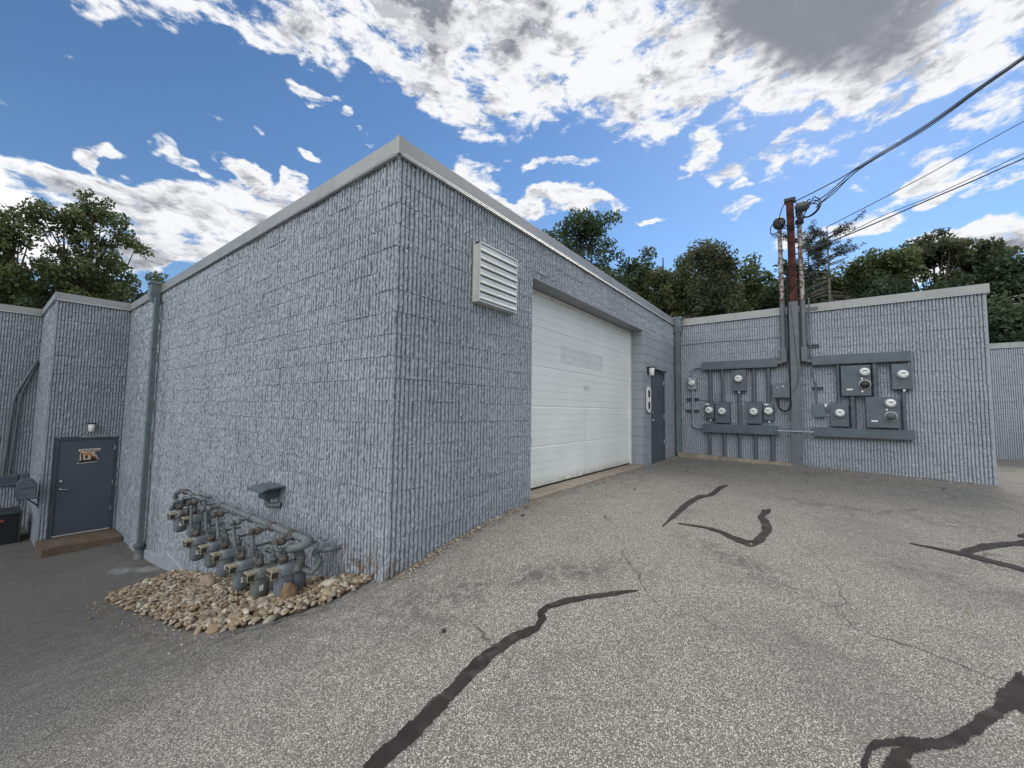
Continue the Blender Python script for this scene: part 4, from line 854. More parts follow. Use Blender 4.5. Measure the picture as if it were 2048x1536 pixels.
for i, (yy, zc, lab, bd) in enumerate(ml):
    x = [1.90, 1.91, 1.92, 1.925, 1.935, 1.93, 1.985, 1.95][i]
    gas_meter(yy, zc, x, lab, bd)
    feed(yy, zc, x, i+3, 'bent feed pipe and regulator above the '+['nearest', 'second', 'third', 'fourth', 'fifth', 'sixth', 'seventh', 'farthest'][i]+' gas meter', i < 6)
# manifold
t = empty('gas_manifold', (MX, 4.9, MZ), 'thick grey gas header pipe running above the row of gas meters', 'gas pipe')
MB().tube(bend([(MX, 6.10, MZ), (MX, 3.80, MZ+.005), (MX-.10, 3.80, MZ-.02), (MX-.12, 3.95, MZ-.06)], .05), .036, 14).build('header', M['pipe'], t)
for yy in (6.05, 5.60, 5.13, 4.68, 4.22, 3.86): MB().cyl((MX, yy-.028, MZ), (MX, yy+.028, MZ), .046, 14).build('coupling', M['pipe'], t)
for yy in (4.60, 4.14): MB().cyl((MX, yy-.03, MZ), (MX, yy+.03, MZ), .047, 14).build('rusty_coupling', M['pipe_rust'], t)
t = empty('gas_manifold', (XA-.24, 7.3, .14), 'thinner far section of gas header ending in a raised loop near the downspout', 'gas pipe')
elbow_run([(MX+.02, 6.10, MZ), (XA-.24, 6.35, MZ-.06), (XA-.24, 6.75, .15), (XA-.24, 8.06, .115), (XA-.24, 8.06, .22), (XA-.24, 7.80, .30), (XA-.24, 7.40, .32), (XA-.20, 7.28, .25), (XA-.02, 7.24, .25)], .024, t)
elbow_run([(XA-.24, 7.55, .13), (XA-.30, 7.45, .24), (XA-.28, 7.05, .32), (XA-.24, 6.76, .32), (XA-.24, 6.74, .20)], .022, t, 'loop_pipe')
for yy in (7.62, 7.0): MB().lathe((XA-.24, yy, .31), (0, 1, 0), [(-.05, .03), (-.04, .042), (.0, .045), (.03, .042), (.05, .028)], 10).build('union', M['pipe_rust'], t)
t = empty('gas_riser_pipe', (1.98, 4.0, .1), 'vertical gas riser and square side loop at the near end of the meters', 'gas pipe')
elbow_run([(MX-.12, 3.95, MZ-.04), (MX-.02, 3.93, MZ-.09), (MX-.02, 3.95, .10), (MX-.06, 3.96, .06)], .034, t)
elbow_run([(XA+.01, 3.74, .25), (XA-.12, 3.76, .25), (XA-.14, 3.98, .19), (XA-.20, 3.74, .17), (XA-.26, 3.76, .075), (MX-.0, 3.96, .07)], .022, t, 'side_loop')

# ------------------------------------------------------------------ rock bed
poly = [(2.235, 3.22), (2.05, 3.19), (1.795, 3.27), (1.52, 3.50), (1.33, 3.83), (1.26, 4.34), (1.25, 5.1), (1.26, 6.5), (1.29, 8.10), (1.6, 8.5), (2.235, 8.75)]
def inpoly(x, y):
    c = False; j = len(poly)-1
    for i in range(len(poly)):
        xi, yi = poly[i]; xj, yj = poly[j]
        if (yi > y) != (yj > y) and x < (xj-xi)*(y-yi)/(yj-yi)+xi: c = not c
        j = i
    return c
bm = bmesh.new(); bmesh.ops.create_icosphere(bm, subdivisions=2, radius=1); icv = np.array([v.co[:] for v in bm.verts]); icf = np.array([[v.index for v in f.verts] for f in bm.faces]); bm.free()
bm = bmesh.new(); bmesh.ops.create_icosphere(bm, subdivisions=3, radius=1); icv3 = np.array([v.co[:] for v in bm.verts]); icf3 = np.array([[v.index for v in f.verts] for f in bm.faces]); bm.free()
def tri_mesh(name, V, F, smooth=True):
    me = bpy.data.meshes.new(name); me.vertices.add(len(V)); me.vertices.foreach_set('co', V.astype(np.float32).ravel())
    n = F.shape[1]; me.loops.add(F.size); me.loops.foreach_set('vertex_index', F.astype(np.int32).ravel()); me.polygons.add(len(F))
    me.polygons.foreach_set('loop_start', np.arange(0, F.size, n, dtype=np.int32)); me.polygons.foreach_set('use_smooth', np.full(len(F), smooth)); me.update(calc_edges=True); me.validate(); return me
def rotm(a, b, c):
    return np.array(Matrix.Rotation(a, 3, 'Z') @ Matrix.Rotation(b, 3, 'Y') @ Matrix.Rotation(c, 3, 'X'))
def stone_v(base, s, rot, rg, lump=.2):
    v = base.copy(); k = rg.normal(0, 1, (4, 3)); ph = rg.uniform(0, 6, 4)
    d = sum(np.sin(v@k[i]*2.0+ph[i]) for i in range(4))/4; v = v*(1+lump*d)[:, None]
    k2 = rg.normal(0, 1, (3, 3)); k2 /= np.linalg.norm(k2, axis=1, keepdims=True)
    for q in k2:   # a few flattened facets
        pr = v@q; v = v-np.maximum(pr-.52, 0)[:, None]*q*.9
    return (v*np.array(s))@rot.T
Vs = []; Fs = []; off = 0; npeb = 0
while npeb < 4300:
    x = rng.uniform(1.2, 2.235); y = 3.1+rng.random()**1.25*5.7
    if not inpoly(x, y):
        if rng.random() > .05 or not inpoly(x+.10, y+.05): continue
    s = np.exp(rng.normal(math.log(.0185), .42)); s = min(s, .06)
    ss = (s*rng.uniform(.9, 1.5), s*rng.uniform(.75, 1.1), s*rng.uniform(.35, .7))
    v = stone_v(icv, ss, rotm(rng.uniform(0, 6.3), rng.normal(0, .3), rng.normal(0, .3)), rng)
    v += (x, y, float(gz(x, y))+.022+rng.uniform(-.004, .028)); Vs.append(v); Fs.append(icf+off); off += len(v); npeb += 1
tag(link_mesh('river_pebbles', tri_mesh('river_pebbles', np.concatenate(Vs), np.concatenate(Fs)), M['pebbles']), kind='stuff')
# loose grit washed against the wall feet and lying on the lot
Vs2 = []; Fs2 = []; o2 = 0
bm = bmesh.new(); bmesh.ops.create_icosphere(bm, subdivisions=1, radius=1); ic1 = np.array([v.co[:] for v in bm.verts]); if1 = np.array([[v.index for v in f.verts] for f in bm.faces]); bm.free()
for k in range(1900):
    q = rng.random()
    if q < .34: x, y = rng.uniform(2.3, 4.5), 2.985-abs(rng.normal(0, .06))
    elif q < .58: x, y = 11.15-abs(rng.normal(0, .10)), rng.uniform(-2.6, 2.9)
    elif q < .72: x, y = rng.uniform(4.5, 11.0), 2.95-abs(rng.normal(0, .05))
    elif q < .86: x, y = 1.2+rng.normal(0, .12), rng.uniform(3.4, 8.3)
    else: x, y = rng.uniform(.5, 9), rng.uniform(-2.5, 2.8)
    s = math.exp(rng.normal(math.log(.0055), .45)); v = ic1*np.array([s*1.3, s, s*.7]); v = v@rotm(rng.uniform(0, 6), 0, 0).T+np.array([x, y, float(gz(x, y))+s*.4])
    Vs2.append(v); Fs2.append(if1+o2); o2 += len(v)
tag(link_mesh('loose_grit', tri_mesh('loose_grit', np.concatenate(Vs2), np.concatenate(Fs2)), M['pebbles']), kind='stuff')
# soil under the pebbles
bp = []; cx, cy = 1.9, 5.6; ringn = 60; P = np.zeros((12, ringn+1, 3))
pl = np.array(poly+[poly[0]]); seg = np.linalg.norm(np.diff(pl, axis=0), axis=1); cum = np.r_[0, np.cumsum(seg)]; tt = np.linspace(0, cum[-1], ringn+1)
ex = np.interp(tt, cum, pl[:, 0]); ey = np.interp(tt, cum, pl[:, 1])
for i in range(12):
    k = (i+.02)/11; P[i, :, 0] = cx+(ex-cx)*k; P[i, :, 1] = cy+(ey-cy)*k; P[i, :, 2] = gz(P[i, :, 0], P[i, :, 1])+(.014 if i < 11 else -.004)
tag(link_mesh('soil', grid_mesh('soil', P, None, True), M['dirt']), kind='structure')
def rock(x, y, s, rot, material, label, cat='rock', seed=1, dz=0., lump=.16):
    rg = np.random.default_rng(seed); v = stone_v(icv3, s, rotm(*rot), rg, lump)+np.array([x, y, float(gz(x, y))+s[2]*.55+dz])
    tag(link_mesh('rock', tri_mesh('rock', v, icf3), M[material], None, (x, y, float(gz(x, y)))), label, cat, 'larger rocks among the pebbles')
rock(1.80, 3.82, (.075, .15, .085), (R(-25), .35, .3), 'brown_stone', 'angular brown boulder in front of the nearest gas meter', seed=5, dz=.01, lump=.22)
rock(2.02, 3.62, (.05, .13, .045), (R(-60), .1, 0), 'brown_stone', 'long dark brown rock leaning behind the angular brown boulder', seed=9, dz=.0)
rock(2.07, 3.58, (.095, .055, .038), (R(-35), 0, .1), 'cream_stone', 'large smooth cream stone right of the nearest gas meter', seed=12, dz=.02)
rock(2.12, 3.44, (.035, .04, .03), (.4, 0, 0), 'pink_stone', 'rounded tan stone touching the large cream stone', seed=14, dz=.01)
rock(1.93, 6.25, (.08, .12, .09), (.3, .1, .2), 'pink_stone', 'pinkish tan rock under the middle of the gas meter row', seed=21, dz=.04)
rock(1.62, 3.60, (.05, .035, .025), (.9, 0, 0), 'cream_stone', 'pale oval stone near the front tip of the rock bed', seed=31, dz=.01)
rock(1.68, 3.95, (.055, .04, .03), (.6, .1, 0), 'cream_stone', 'whitish stone just left of the angular brown boulder', seed=33, dz=.012)

# ------------------------------------------------------------------ left side: AC unit, mailbox, sticker, boxes and pipes on the back wall
z0 = -1.60
t = empty('ac_condenser', (.42, 14.9, z0), 'dark slatted air conditioner with red badge at the left edge', 'air conditioner')
cx, cy, hw = .42, 14.95, .41
MB().box(cx-hw+.03, cx+hw-.03, cy-hw+.03, cy+hw-.03, z0, z0+.70, .03).build('core', M['black'], t)
MB().box(cx-hw, cx+hw, cy-hw, cy+hw, z0+.69, z0+.745, .02).build('top_cover', M['acu'], t)
MB().box(cx-hw, cx+hw, cy-hw, cy+hw, z0-.02, z0+.06, .01).build('base_pan', M['acu'], t)
for sx in (-1, 1):
    for sy in (-1, 1): MB().box(cx+sx*hw-.035*max(sx, 0)-.0, cx+sx*hw+.035*max(-sx, 0), cy+sy*hw-.035*max(sy, 0), cy+sy*hw+.035*max(-sy, 0), z0+.06, z0+.69).build('corner_post', M['acu'], t)
lv = MB()
for i in range(13):
    zz = z0+.09+i*.046
    lv.box(cx-hw+.036, cx+hw-.036, cy-hw+.004, cy-hw+.018, zz, zz+.018).box(cx+hw-.018, cx+hw-.004, cy-hw+.036, cy+hw-.036, zz, zz+.018)
lv.build('louvers', M['acu'], t)
MB().box(cx-.25, cx+.16, cy-hw-.008, cy-hw+.003, z0+.555, z0+.60, .004).build('badge', M['red'], t)

t = empty('mailbox', (.82, 13.5, -.40), 'dark grey arched metal mailbox on a bracket beside the step of the left door', 'mailbox')
x0, x1, ya, yb_ = .665, .935, 13.28, 13.80; zb = -.41; xc = (x0+x1)/2
arc = [(x0, zb), (x1, zb)]+[(xc+(x1-x0)/2*math.cos(a), zb+.26+(.145)*math.sin(a)) for a in np.linspace(0, math.pi, 14)]
MB().prism([(p[0], ya, p[1]) for p in arc], (0, yb_-ya, 0)).build('box', M['mailbox'], t)
arc2 = [(xc+(p[0]-xc)*.90, ya-.008, zb+.012+(p[1]-zb)*.93) for p in arc]
dm = MB().prism(arc2, (0, .007, 0)).build('door', M['slate2'], t)
MB().box(x0+.03, x1-.03, ya-.011, ya-.007, zb+.232, zb+.246).build('slot', M['black'], dm)
MB().cyl((xc-.03, ya-.02, zb+.30), (xc-.03, ya-.006, zb+.30), .010, 8).cyl((xc+.03, ya-.02, zb+.31), (xc+.03, ya-.006, zb+.31), .008, 8).build('latch', M['black'], dm)
MB().box(.86, .98, 13.40, 13.425, zb-.02, zb).prism([(.80, 13.40, zb-.005), (.835, 13.40, zb-.005), (.995, 13.60, zb-.20), (.995, 13.60, zb-.235)], (0, .02, 0)).box(.975, .997, 13.57, 13.62, zb-.25, zb+.1).build('bracket', M['frame_slate'], t)

# door sticker: an excavator picture with company lettering
t = empty('door_sticker', (1.69, YD, .38), 'die-cut sticker with orange lettering and black excavator on the dark left door', 'sticker')
SY = YD+.0105
def sp_(pts, z=0, dy=.0012): return [(x_, SY-z, z_) for x_, z_ in pts]
def sm(u, v): return (1.505+u*.385, .195+v*.375)   # sticker plane, u right, v up
outl = [(.02, .14), (.14, .25), (.13, .70), (.16, .78), (.24, .80), (.24, .85), (.08, .86), (.05, .90), (.05, .95), (.09, .985), (.95, 1.), (.99, .96), (.98, .91), (.94, .885), (.74, .87), (.74, .76), (.78, .70), (.74, .655), (.62, .64), (.83, .60), (.86, .46), (.93, .33), (.90, .20), (.80, .16), (.45, .14), (.12, .10)]
MB().prism([(sm(u, v)[0], SY, sm(u, v)[1]) for u, v in outl], (0, -.0012, 0)).build('backing', M['label'], t)
MB().prism([(sm(.5+(u-.5)*.93, .5+(v-.5)*.92)[0], SY-.0013, sm(.5+(u-.5)*.93, .5+(v-.5)*.92)[1]) for u, v in outl], (0, -.0003, 0)).build('inner_field', mat('peach_print', (.60, .45, .34), .5, 0, .2, 25), t)
def dec(name, polys, mt_, k=.0018):
    mb = MB()
    for pl_ in polys: mb.prism([(sm(u, v)[0], SY-k, sm(u, v)[1]) for u, v in pl_], (0, -.0006, 0))
    return mb.build(name, mt_, t)
dec('excavator_arm', [[(.20, .74), (.27, .74), (.52, .72), (.66, .62), (.72, .52), (.62, .50), (.54, .60), (.34, .66), (.28, .66), (.26, .45), (.24, .36), (.20, .36), (.22, .60)]], M['orange'])
dec('excavator_cab', [[(.58, .50), (.82, .52), (.85, .36), (.60, .32)]], M['print'])
dec('excavator_counterweight', [[(.74, .53), (.83, .52), (.84, .42), (.74, .40)]], M['orange'], .0024)
dec('ground_shape', [[(.07, .15), (.20, .34), (.36, .31), (.50, .32), (.88, .36), (.92, .24), (.80, .19), (.40, .17), (.12, .125)], [(.155, .75), (.21, .75), (.28, .34), (.20, .34)], [(.34, .60), (.46, .60), (.47, .46), (.41, .36), (.35, .44)]], M['print'], .0024)
def text(body, size, u, v, mt_, parent, align='CENTER'):
    c = bpy.data.curves.new('lettering', 'FONT'); c.body = body; c.size = size; c.align_x = align; c.align_y = 'CENTER'; c.extrude = .0004; c.offset = .0006
    o = bpy.data.objects.new('tmp', c); COL.objects.link(o); bpy.context.view_layer.update()
    me = bpy.data.meshes.new_from_object(o.evaluated_get(bpy.context.evaluated_depsgraph_get())); bpy.data.objects.remove(o)
    me.transform(Matrix.Rotation(math.pi/2, 4, 'X')); p = sm(u, v); me.transform(Matrix.Translation((p[0], SY-.0030, p[1])))
    me.materials.clear(); me.name = 'lettering'; return link_mesh('lettering', me, mt_, parent)
text('Dougle Development', .034, .52, .935, M['print'], t)
text('Excavation', .036, .50, .84, M['orange'], t)
text('Services', .026, .60, .77, M['print'], t)

def wallbox(x0, x1, z0, z1, label):
    t = empty('utility_box', ((x0+x1)/2, YE, z0), label, 'utility box', 'small boxes on the back wall')
    MB().box(x0, x1, YE-.11, YE, z0, z1, .006).build('enclosure', M['slate2'], t); MB().box(x0+.04, x1-.04, YE-.118, YE-.108, z0+.05, z1-.05, .004).build('cover', M['slate'], t)
wallbox(.46, .80, -.47, -.20, 'dark utility box on the back wall at the left edge behind the mailbox')
wallbox(.84, .98, -.44, -.20, 'smaller utility box tucked in the back corner behind the mailbox')
for k, (dx, r, lab) in enumerate([(0, .035, 'thicker conduit bending down the far left back wall'), (.10, .024, 'thinner conduit running beside the thicker one on the far left back wall')]):
    t = empty('wall_conduit', (.6, YE-.05, -.2), lab, 'conduit', 'bent conduits on the back wall')
    MB().tube(bend([(.985, YE-.07, 2.80-dx*.6), (.63+dx, YE-.07, 1.78+dx*.3), (.59+dx, YE-.07, .60), (.56+dx, YE-.07, -.20)], .22, 6), r, 10).build('pipe', M['down'], t)
t = empty('wall_conduit', (.7, YE-.05, -1.1), 'thin grey pipe dropping from the boxes to the air conditioner', 'conduit', 'bent conduits on the back wall')
MB().tube(bend([(.90, YE-.05, -.44), (.90, YE-.05, -.75), (.84, YE-.06, -.95), (.80, YE-.30, -1.2)], .12), .016, 8).build('pipe', M['slate2'], t)

# small litter on the asphalt
def leafbit(x, y, a, L, material, label, grp, wd=.012):
    z = float(gz(x, y)); c, s = math.cos(a), math.sin(a)
    tag(MB().prism([(x-c*L/2, y-s*L/2, z+.006), (x+s*wd/2, y-c*wd/2, z+.008), (x+c*L/2, y+s*L/2, z+.007), (x-s*wd/2, y+c*wd/2, z+.012)], (0, 0, .003)).build('litter', material, None, (x, y, z)), label, 'litter', grp)
leafbit(7.05, -1.25, .9, .10, M['label'], 'thin white scrap on the asphalt near the right crack', None, .02)
leafbit(10.95, 2.35, .3, .12, M['label'], 'white paper scrap on the asphalt by the corner downspout', None, .05)
leafbit(3.9, 2.75, .5, .05, M['black'], 'small black scrap on the asphalt at the foot of the fluted wall', None, .05)
leafbit(2.0, 2.05, .2, .045, M['black'], 'tiny dark pebble alone on the pavement left of the long crack', None, .04)

# ------------------------------------------------------------------ trees
def leaves(name, C_, rad, n, size, mt_, parent, rg, flat=.75, shell=.0):
    """n leaf quads scattered in clumps C_ (centres) of radius rad"""
    C_ = np.asarray(C_); rad = np.broadcast_to(rad, len(C_)); wts = rad**2/np.sum(rad**2); ci = rg.choice(len(C_), n, p=wts)
    d = rg.normal(0, 1, (n, 3)); d /= np.linalg.norm(d, axis=1, keepdims=True); rr = rg.random(n)**(.45)
    pos = C_[ci]+d*(rr*rad[ci])[:, None]*np.array([1, 1, flat])
    a = rg.normal(0, 1, (n, 3)); a /= np.linalg.norm(a, axis=1, keepdims=True); b = rg.normal(0, 1, (n, 3)); b -= a*np.sum(a*b, 1)[:, None]; b /= np.linalg.norm(b, axis=1, keepdims=True)
    s = size*rg.uniform(.6, 1.35, n)[:, None]
    V = np.stack([pos-a*s, pos-b*s*.55+a*s*.1, pos+a*s, pos+b*s*.55+a*s*.1], 1).reshape(-1, 3); F = np.arange(4*n).reshape(-1, 4)
    return link_mesh(name, tri_mesh(name, V, F, False), mt_, parent)
def tree(base, height, crown, nclump, nleaf, leafsize, mt_, label, seed, group=None, clump=(.5, 1.1), trunk_r=.25, kind='broadleaf_tree', low=.25, flat=.75, branches=26, lean=(0, 0)):
    """crown: list of (dx, dy, z, rx, ry, rz) ellipsoids relative to base x,y"""
    rg = np.random.default_rng(seed); bx, by = base; bz = .0
    t = empty(kind, (bx, by, bz), label, 'tree', group)
    vol = np.array([c[3]*c[4]*c[5] for c in crown]); vol = vol/vol.sum(); C_ = []; rad = []
    while len(C_) < nclump:
        k = rg.choice(len(crown), p=vol); c = crown[k]; d = rg.normal(0, 1, 3); d /= np.linalg.norm(d); r0 = rg.random()**.42
        C_.append((bx+c[0]+d[0]*c[3]*r0, by+c[1]+d[1]*c[4]*r0, c[2]+d[2]*c[5]*r0)); rad.append(rg.uniform(*clump)*(1.25-.55*r0))
    C_ = np.array(C_); rad = np.array(rad)
    top = max(c[2] for c in crown)
    tp = [(bx+math.sin(q*3)*.15*q+lean[0]*q, by+lean[1]*q+math.cos(q*4)*.12*q, bz-1.6+(top+1.6)*q) for q in np.linspace(0, 1, 8)]
    MB().tube(tp, [trunk_r*(1-.8*q) for q in np.linspace(0, 1, 8)], 8).build('trunk', M['bark'], t)
    br = MB(); sel = rg.choice(len(C_), min(branches, len(C_)), replace=False)
    for i in sel:
        c = C_[i]; q = min(.95, max(.15, (c[2]-bz)/(top+1.)*.72)); k = q*7; k0 = int(k); s = Vector(tp[k0]).lerp(Vector(tp[min(7, k0+1)]), k-k0)
        e = Vector(c); md = s.lerp(e, .5)+Vector((rg.normal(0, .2), rg.normal(0, .2), -.25)); L = (e-s).length; r0 = min(trunk_r*.32, .015+.014*L)
        br.tube([s, s.lerp(md, .5), md, md.lerp(e, .5), e], [r0, r0*.8, r0*.6, r0*.4, r0*.15], 5)
    br.build('branches', M['bark'], t)
    leaves('crown', C_, rad, int(nleaf*(1.7 if bx > 10 else 1.0)), leafsize, mt_, t, rg, flat)
    return t
TR = 'trees beyond the low roof on the right'
tree((32.35, 15.79), 18.1, [(0, 0, 10.28, 4.51, 4.51, 7.24), (-0.2, 0.4, 18.06, 1.78, 1.78, 1.51), (0.81, -1.79, 17.44, 1.43, 1.43, 1.21), (-1.27, 2.37, 17.92, 1.25, 1.25, 1.06)], 176, 26000, 0.15, M['leaf_dark'], 'tall dense dark green tree rising above the garage roof edge', 1, TR, (0.9, 1.7), 0.22, 'broadleaf_tree', branches=26, flat=0.9)
tree((31.87, 20.69), 19.7, [(0, 0, 11.09, 1.94, 1.94, 7.99)], 57, 7000, 0.15, M['leaf_dark'], 'dark tree peeking over the roof just left of the tall dense one', 2, TR, (0.7, 1.2), 0.22, 'broadleaf_tree', branches=26, flat=0.9)
tree((32.62, 9.59), 14.4, [(0, 0, 8.47, 2.52, 2.52, 5.55), (-0.04, 0.12, 13.99, 1.35, 1.35, 1.14)], 101, 9500, 0.13, M['leaf_olive'], 'olive yellowish tree with sky gaps right of the tall dense one', 3, TR, (0.6, 1.1), 0.22, 'broadleaf_tree', branches=40, flat=0.9)
tree((36.03, 8.43), 15.5, [(0, 0, 9.0, 1.92, 1.92, 6.05), (0.04, -0.19, 14.81, 1.1, 1.1, 0.93)], 110, 12000, 0.13, M['leaf_mid'], 'mid green tree filling the line between the olive and brownish trees', 17, TR, (0.7, 1.3), 0.22, 'broadleaf_tree', branches=26, flat=0.9)
tree((34.80, 12.57), 15.8, [(0, 0, 9.16, 2.55, 2.55, 6.2)], 88, 15000, 0.14, M['leaf_dark'], 'small dark tree at the right foot of the tall dense one', 18, TR, (0.7, 1.3), 0.22, 'broadleaf_tree', branches=26, flat=0.9)
tree((32.48, 5.85), 13.5, [(0, 0, 8.27, 1.99, 1.99, 4.9), (-0.03, 0.16, 12.89, 1.47, 1.47, 1.25)], 118, 17000, 0.11, M['leaf_brown'], 'rounded brownish green tree in the middle of the tree line', 4, TR, (0.7, 1.3), 0.22, 'broadleaf_tree', branches=26, flat=0.9)
tree((37.82, 3.73), 15.0, [(0, 0, 8.75, 2.01, 2.01, 5.82), (-0.03, 0.25, 14.66, 1.13, 1.13, 0.96)], 96, 10000, 0.13, M['leaf_mid'], 'mid green tree with open gaps left of the rusty post', 5, TR, (0.6, 1.2), 0.22, 'broadleaf_tree', branches=40, flat=0.9)
tree((35.98, 1.30), 13.6, [(0, 0, 8.07, 1.59, 1.59, 5.18)], 110, 12000, 0.13, M['leaf_dark'], 'dark green tree directly behind the rusty post', 6, TR, (0.7, 1.2), 0.22, 'broadleaf_tree', branches=26, flat=0.9)
tree((37.81, -3.77), 12.5, [(0, 0, 7.48, 1.71, 1.71, 4.64), (0.02, 0.24, 11.83, 1.5, 1.5, 1.28), (-0.1, -0.9, 11.77, 1.13, 1.13, 0.96)], 132, 16000, 0.13, M['leaf_mid'], 'mid green rounded tree between the sparse spruce and the brownish trees', 7, TR, (0.8, 1.4), 0.22, 'broadleaf_tree', branches=26, flat=0.9)
tree((39.43, -6.73), 13.1, [(0, 0, 7.81, 1.63, 1.63, 4.94), (-0.02, -0.09, 12.59, 1.78, 1.78, 1.51), (0.09, 0.53, 12.68, 1.19, 1.19, 1.01)], 110, 11000, 0.13, M['leaf_brown'], 'brownish tree with flat airy top above the right end of the meter wall', 8, TR, (0.6, 1.2), 0.22, 'broadleaf_tree', branches=50, flat=0.45)
tree((40.99, -9.16), 12.9, [(0, 0, 7.7, 1.17, 1.17, 4.83), (0.01, 0.03, 12.27, 1.46, 1.46, 1.24)], 101, 10000, 0.13, M['leaf_brown'], 'brownish layered tree just right of the flat-topped one', 9, TR, (0.6, 1.2), 0.22, 'broadleaf_tree', branches=45, flat=0.45)
tree((38.59, -10.53), 10.5, [(0, 0, 6.51, 1.3, 1.3, 3.73), (0.23, 0.87, 10.56, 1.19, 1.19, 1.01), (-0.02, -0.06, 9.56, 1.58, 1.58, 1.35)], 132, 14000, 0.14, M['leaf_dark'], 'dark tree at the right edge of the photo behind the far building', 10, TR, (0.8, 1.4), 0.22, 'broadleaf_tree', branches=26, flat=0.9)
tree((30.10, -7.42), 7.6, [(0, 0, 4.54, 1.02, 1.02, 2.83)], 110, 12000, 0.12, M['leaf_dark'], 'low dark green tree above the far building roof', 11, TR, (0.8, 1.4), 0.22, 'broadleaf_tree', branches=26, flat=0.9)
tree((34.42, -6.35), 10.2, [(0, 0, 5.83, 1.61, 1.61, 4.03)], 110, 12000, 0.13, M['leaf_dark'], 'dark lower tree behind the right end of the meter wall', 12, TR, (0.8, 1.4), 0.22, 'broadleaf_tree', branches=26, flat=0.9)
tree((35.82, -3.56), 11.3, [(0, 0, 6.39, 2.02, 2.02, 4.55)], 110, 15000, 0.13, M['leaf_dark'], 'dark lower tree behind the middle of the right roof', 13, TR, (0.8, 1.4), 0.22, 'broadleaf_tree', branches=26, flat=0.9)
tree((42.00, -0.27), 14.2, [(0, 0, 7.83, 2.57, 2.57, 5.89)], 110, 15000, 0.15, M['leaf_dark'], 'dark bushy tree behind the bare spruce trunk', 14, TR, (0.8, 1.4), 0.22, 'broadleaf_tree', branches=26, flat=0.9)
tree((40.50, 11.13), 16.2, [(0, 0, 8.85, 4.48, 4.48, 6.83)], 110, 17000, 0.15, M['leaf_dark'], 'dark lower tree behind the olive tree', 15, TR, (0.8, 1.5), 0.22, 'broadleaf_tree', branches=26, flat=0.9)
tree((42.71, 4.94), 15.7, [(0, 0, 8.61, 3.97, 3.97, 6.61)], 110, 17000, 0.15, M['leaf_mid'], 'lower mid green tree behind the brownish rounded one', 16, TR, (0.8, 1.5), 0.22, 'broadleaf_tree', branches=26, flat=0.9)
tree((39.96, -1.76), 13.8, [(0, 0, 8.17, 1.73, 1.73, 5.28)], 110, 14000, 0.13, M['leaf_mid'], 'mid green tree behind the twigs of the bare spruce', 19, TR, (0.8, 1.3), 0.22, 'broadleaf_tree', branches=26, flat=0.9)
tree((2.61, 24.86), 9.6, [(0, 0, 5.78, 1.9, 1.9, 3.52), (-1.2, 0.1, 9.25, 0.89, 0.89, 0.76), (0.2, -0.02, 9.9, 0.94, 0.94, 0.8), (-0.48, 0.05, 9.12, 0.74, 0.74, 0.63), (1.3, -0.17, 8.99, 0.64, 0.64, 0.55), (2.31, -0.35, 7.48, 0.59, 0.59, 0.5)], 231, 24000, 0.08, M['leaf_mid'], 'open leafy tree with sky showing through, beyond the left roof', 21, 'trees beyond the low roof on the left', (0.28, 0.58), 0.22, 'broadleaf_tree', branches=80, flat=0.9)
tree((0.10, 24.00), 8.2, [(0, 0, 5.12, 0.98, 0.98, 2.9), (0.09, -0.0, 7.89, 0.95, 0.95, 0.81)], 165, 10000, 0.085, M['leaf_mid'], 'tree at the left edge of the photo, partly cut off', 22, 'trees beyond the low roof on the left', (0.28, 0.6), 0.22, 'broadleaf_tree', branches=60, flat=0.9)
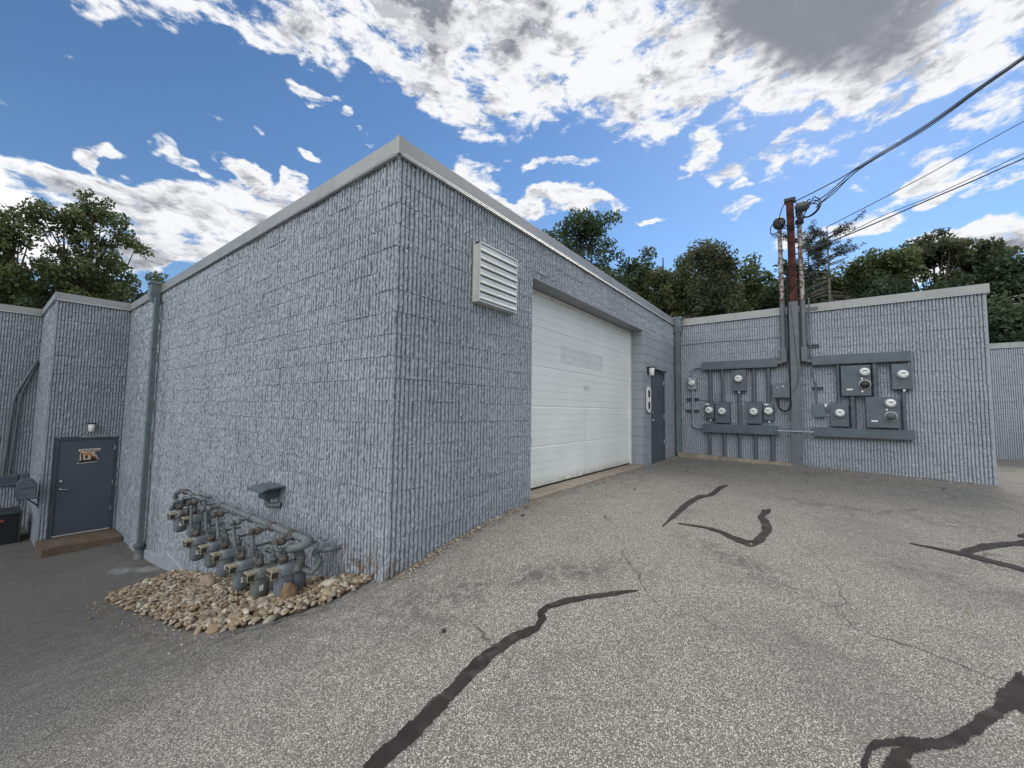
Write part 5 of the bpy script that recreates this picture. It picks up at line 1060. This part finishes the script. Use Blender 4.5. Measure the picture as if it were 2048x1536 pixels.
tree((5.02, 26.53), 7.9, [(0, 0, 4.94, 0.96, 0.96, 2.73)], 79, 7000, 0.085, M['leaf_olive'], 'small lower tree just left of the square downspout head', 23, 'trees beyond the low roof on the left', (0.35, 0.7), 0.22, 'broadleaf_tree', branches=30, flat=0.9)
tree((2.87, 29.86), 8.8, [(0, 0, 5.16, 3.42, 3.42, 3.4)], 176, 30000, 0.1, M['leaf_dark'], 'dark lower tree behind the open leafy tree on the left', 24, 'trees beyond the low roof on the left', (0.6, 1.0), 0.22, 'broadleaf_tree', branches=30, flat=0.9)

def spruce(bx, by, top, label, seed, dense, lo):
    rg = np.random.default_rng(seed); t = empty('spruce_tree', (bx, by, 0), label, 'tree', 'sparse spruces behind the mast')
    MB().tube([(bx, by, -.5), (bx+.05, by, top*.5), (bx-.05, by+.03, top)], [.16, .11, .02], 7).build('trunk', M['dead_bark'], t)
    br = MB(); C_ = []; rad = []; z = lo
    while z < top-.2:
        q = (top-z)/(top-lo); L = .35+2.7*q**.75*rg.uniform(.55, 1.1)
        if q < .25: L = .4+rg.uniform(.3, 1.9)
        a = rg.uniform(0, 2*math.pi); dx, dy = math.cos(a), math.sin(a); up = .35 if q < .35 else -.1
        pts = [(bx+dx*L*s, by+dy*L*s, z+up*L*s-(.32 if q > .3 else .05)*L*s*s+ (.10*L*s**4)) for s in (0, .3, .6, .85, 1)]
        br.tube(pts, [.032, .024, .018, .012, .006], 5)
        for s in np.arange(.35, 1.01, .09):
            p = [np.interp(s, (0, .3, .6, .85, 1), [c[k] for c in pts]) for k in range(3)]
            if rg.random() < .8:
                e = rg.normal(0, 1, 2)*.16; br.tube([p, (p[0]+e[0], p[1]+e[1], p[2]-rg.uniform(.12, .32))], [.010, .004], 4)
            if (q < .24 or dense) and rg.random() < .9: C_.append((p[0], p[1], p[2]-.08)); rad.append(rg.uniform(.14, .26))
        z += rg.uniform(.05, .13)
    br.build('branches', M['dead_bark'], t)
    leaves('crown', C_, np.array(rad), 30*len(C_), .05, M['needle'], t, rg, 1.1)
spruce(32.99, -0.94, 13.83, 'nearly bare spruce with drooping twigs right of the rusty post', 41, False, 4.0)
spruce(36.00, 0.11, 14.69, 'dark ragged spruce partly hidden behind the right riser pipe', 43, True, 4.0)
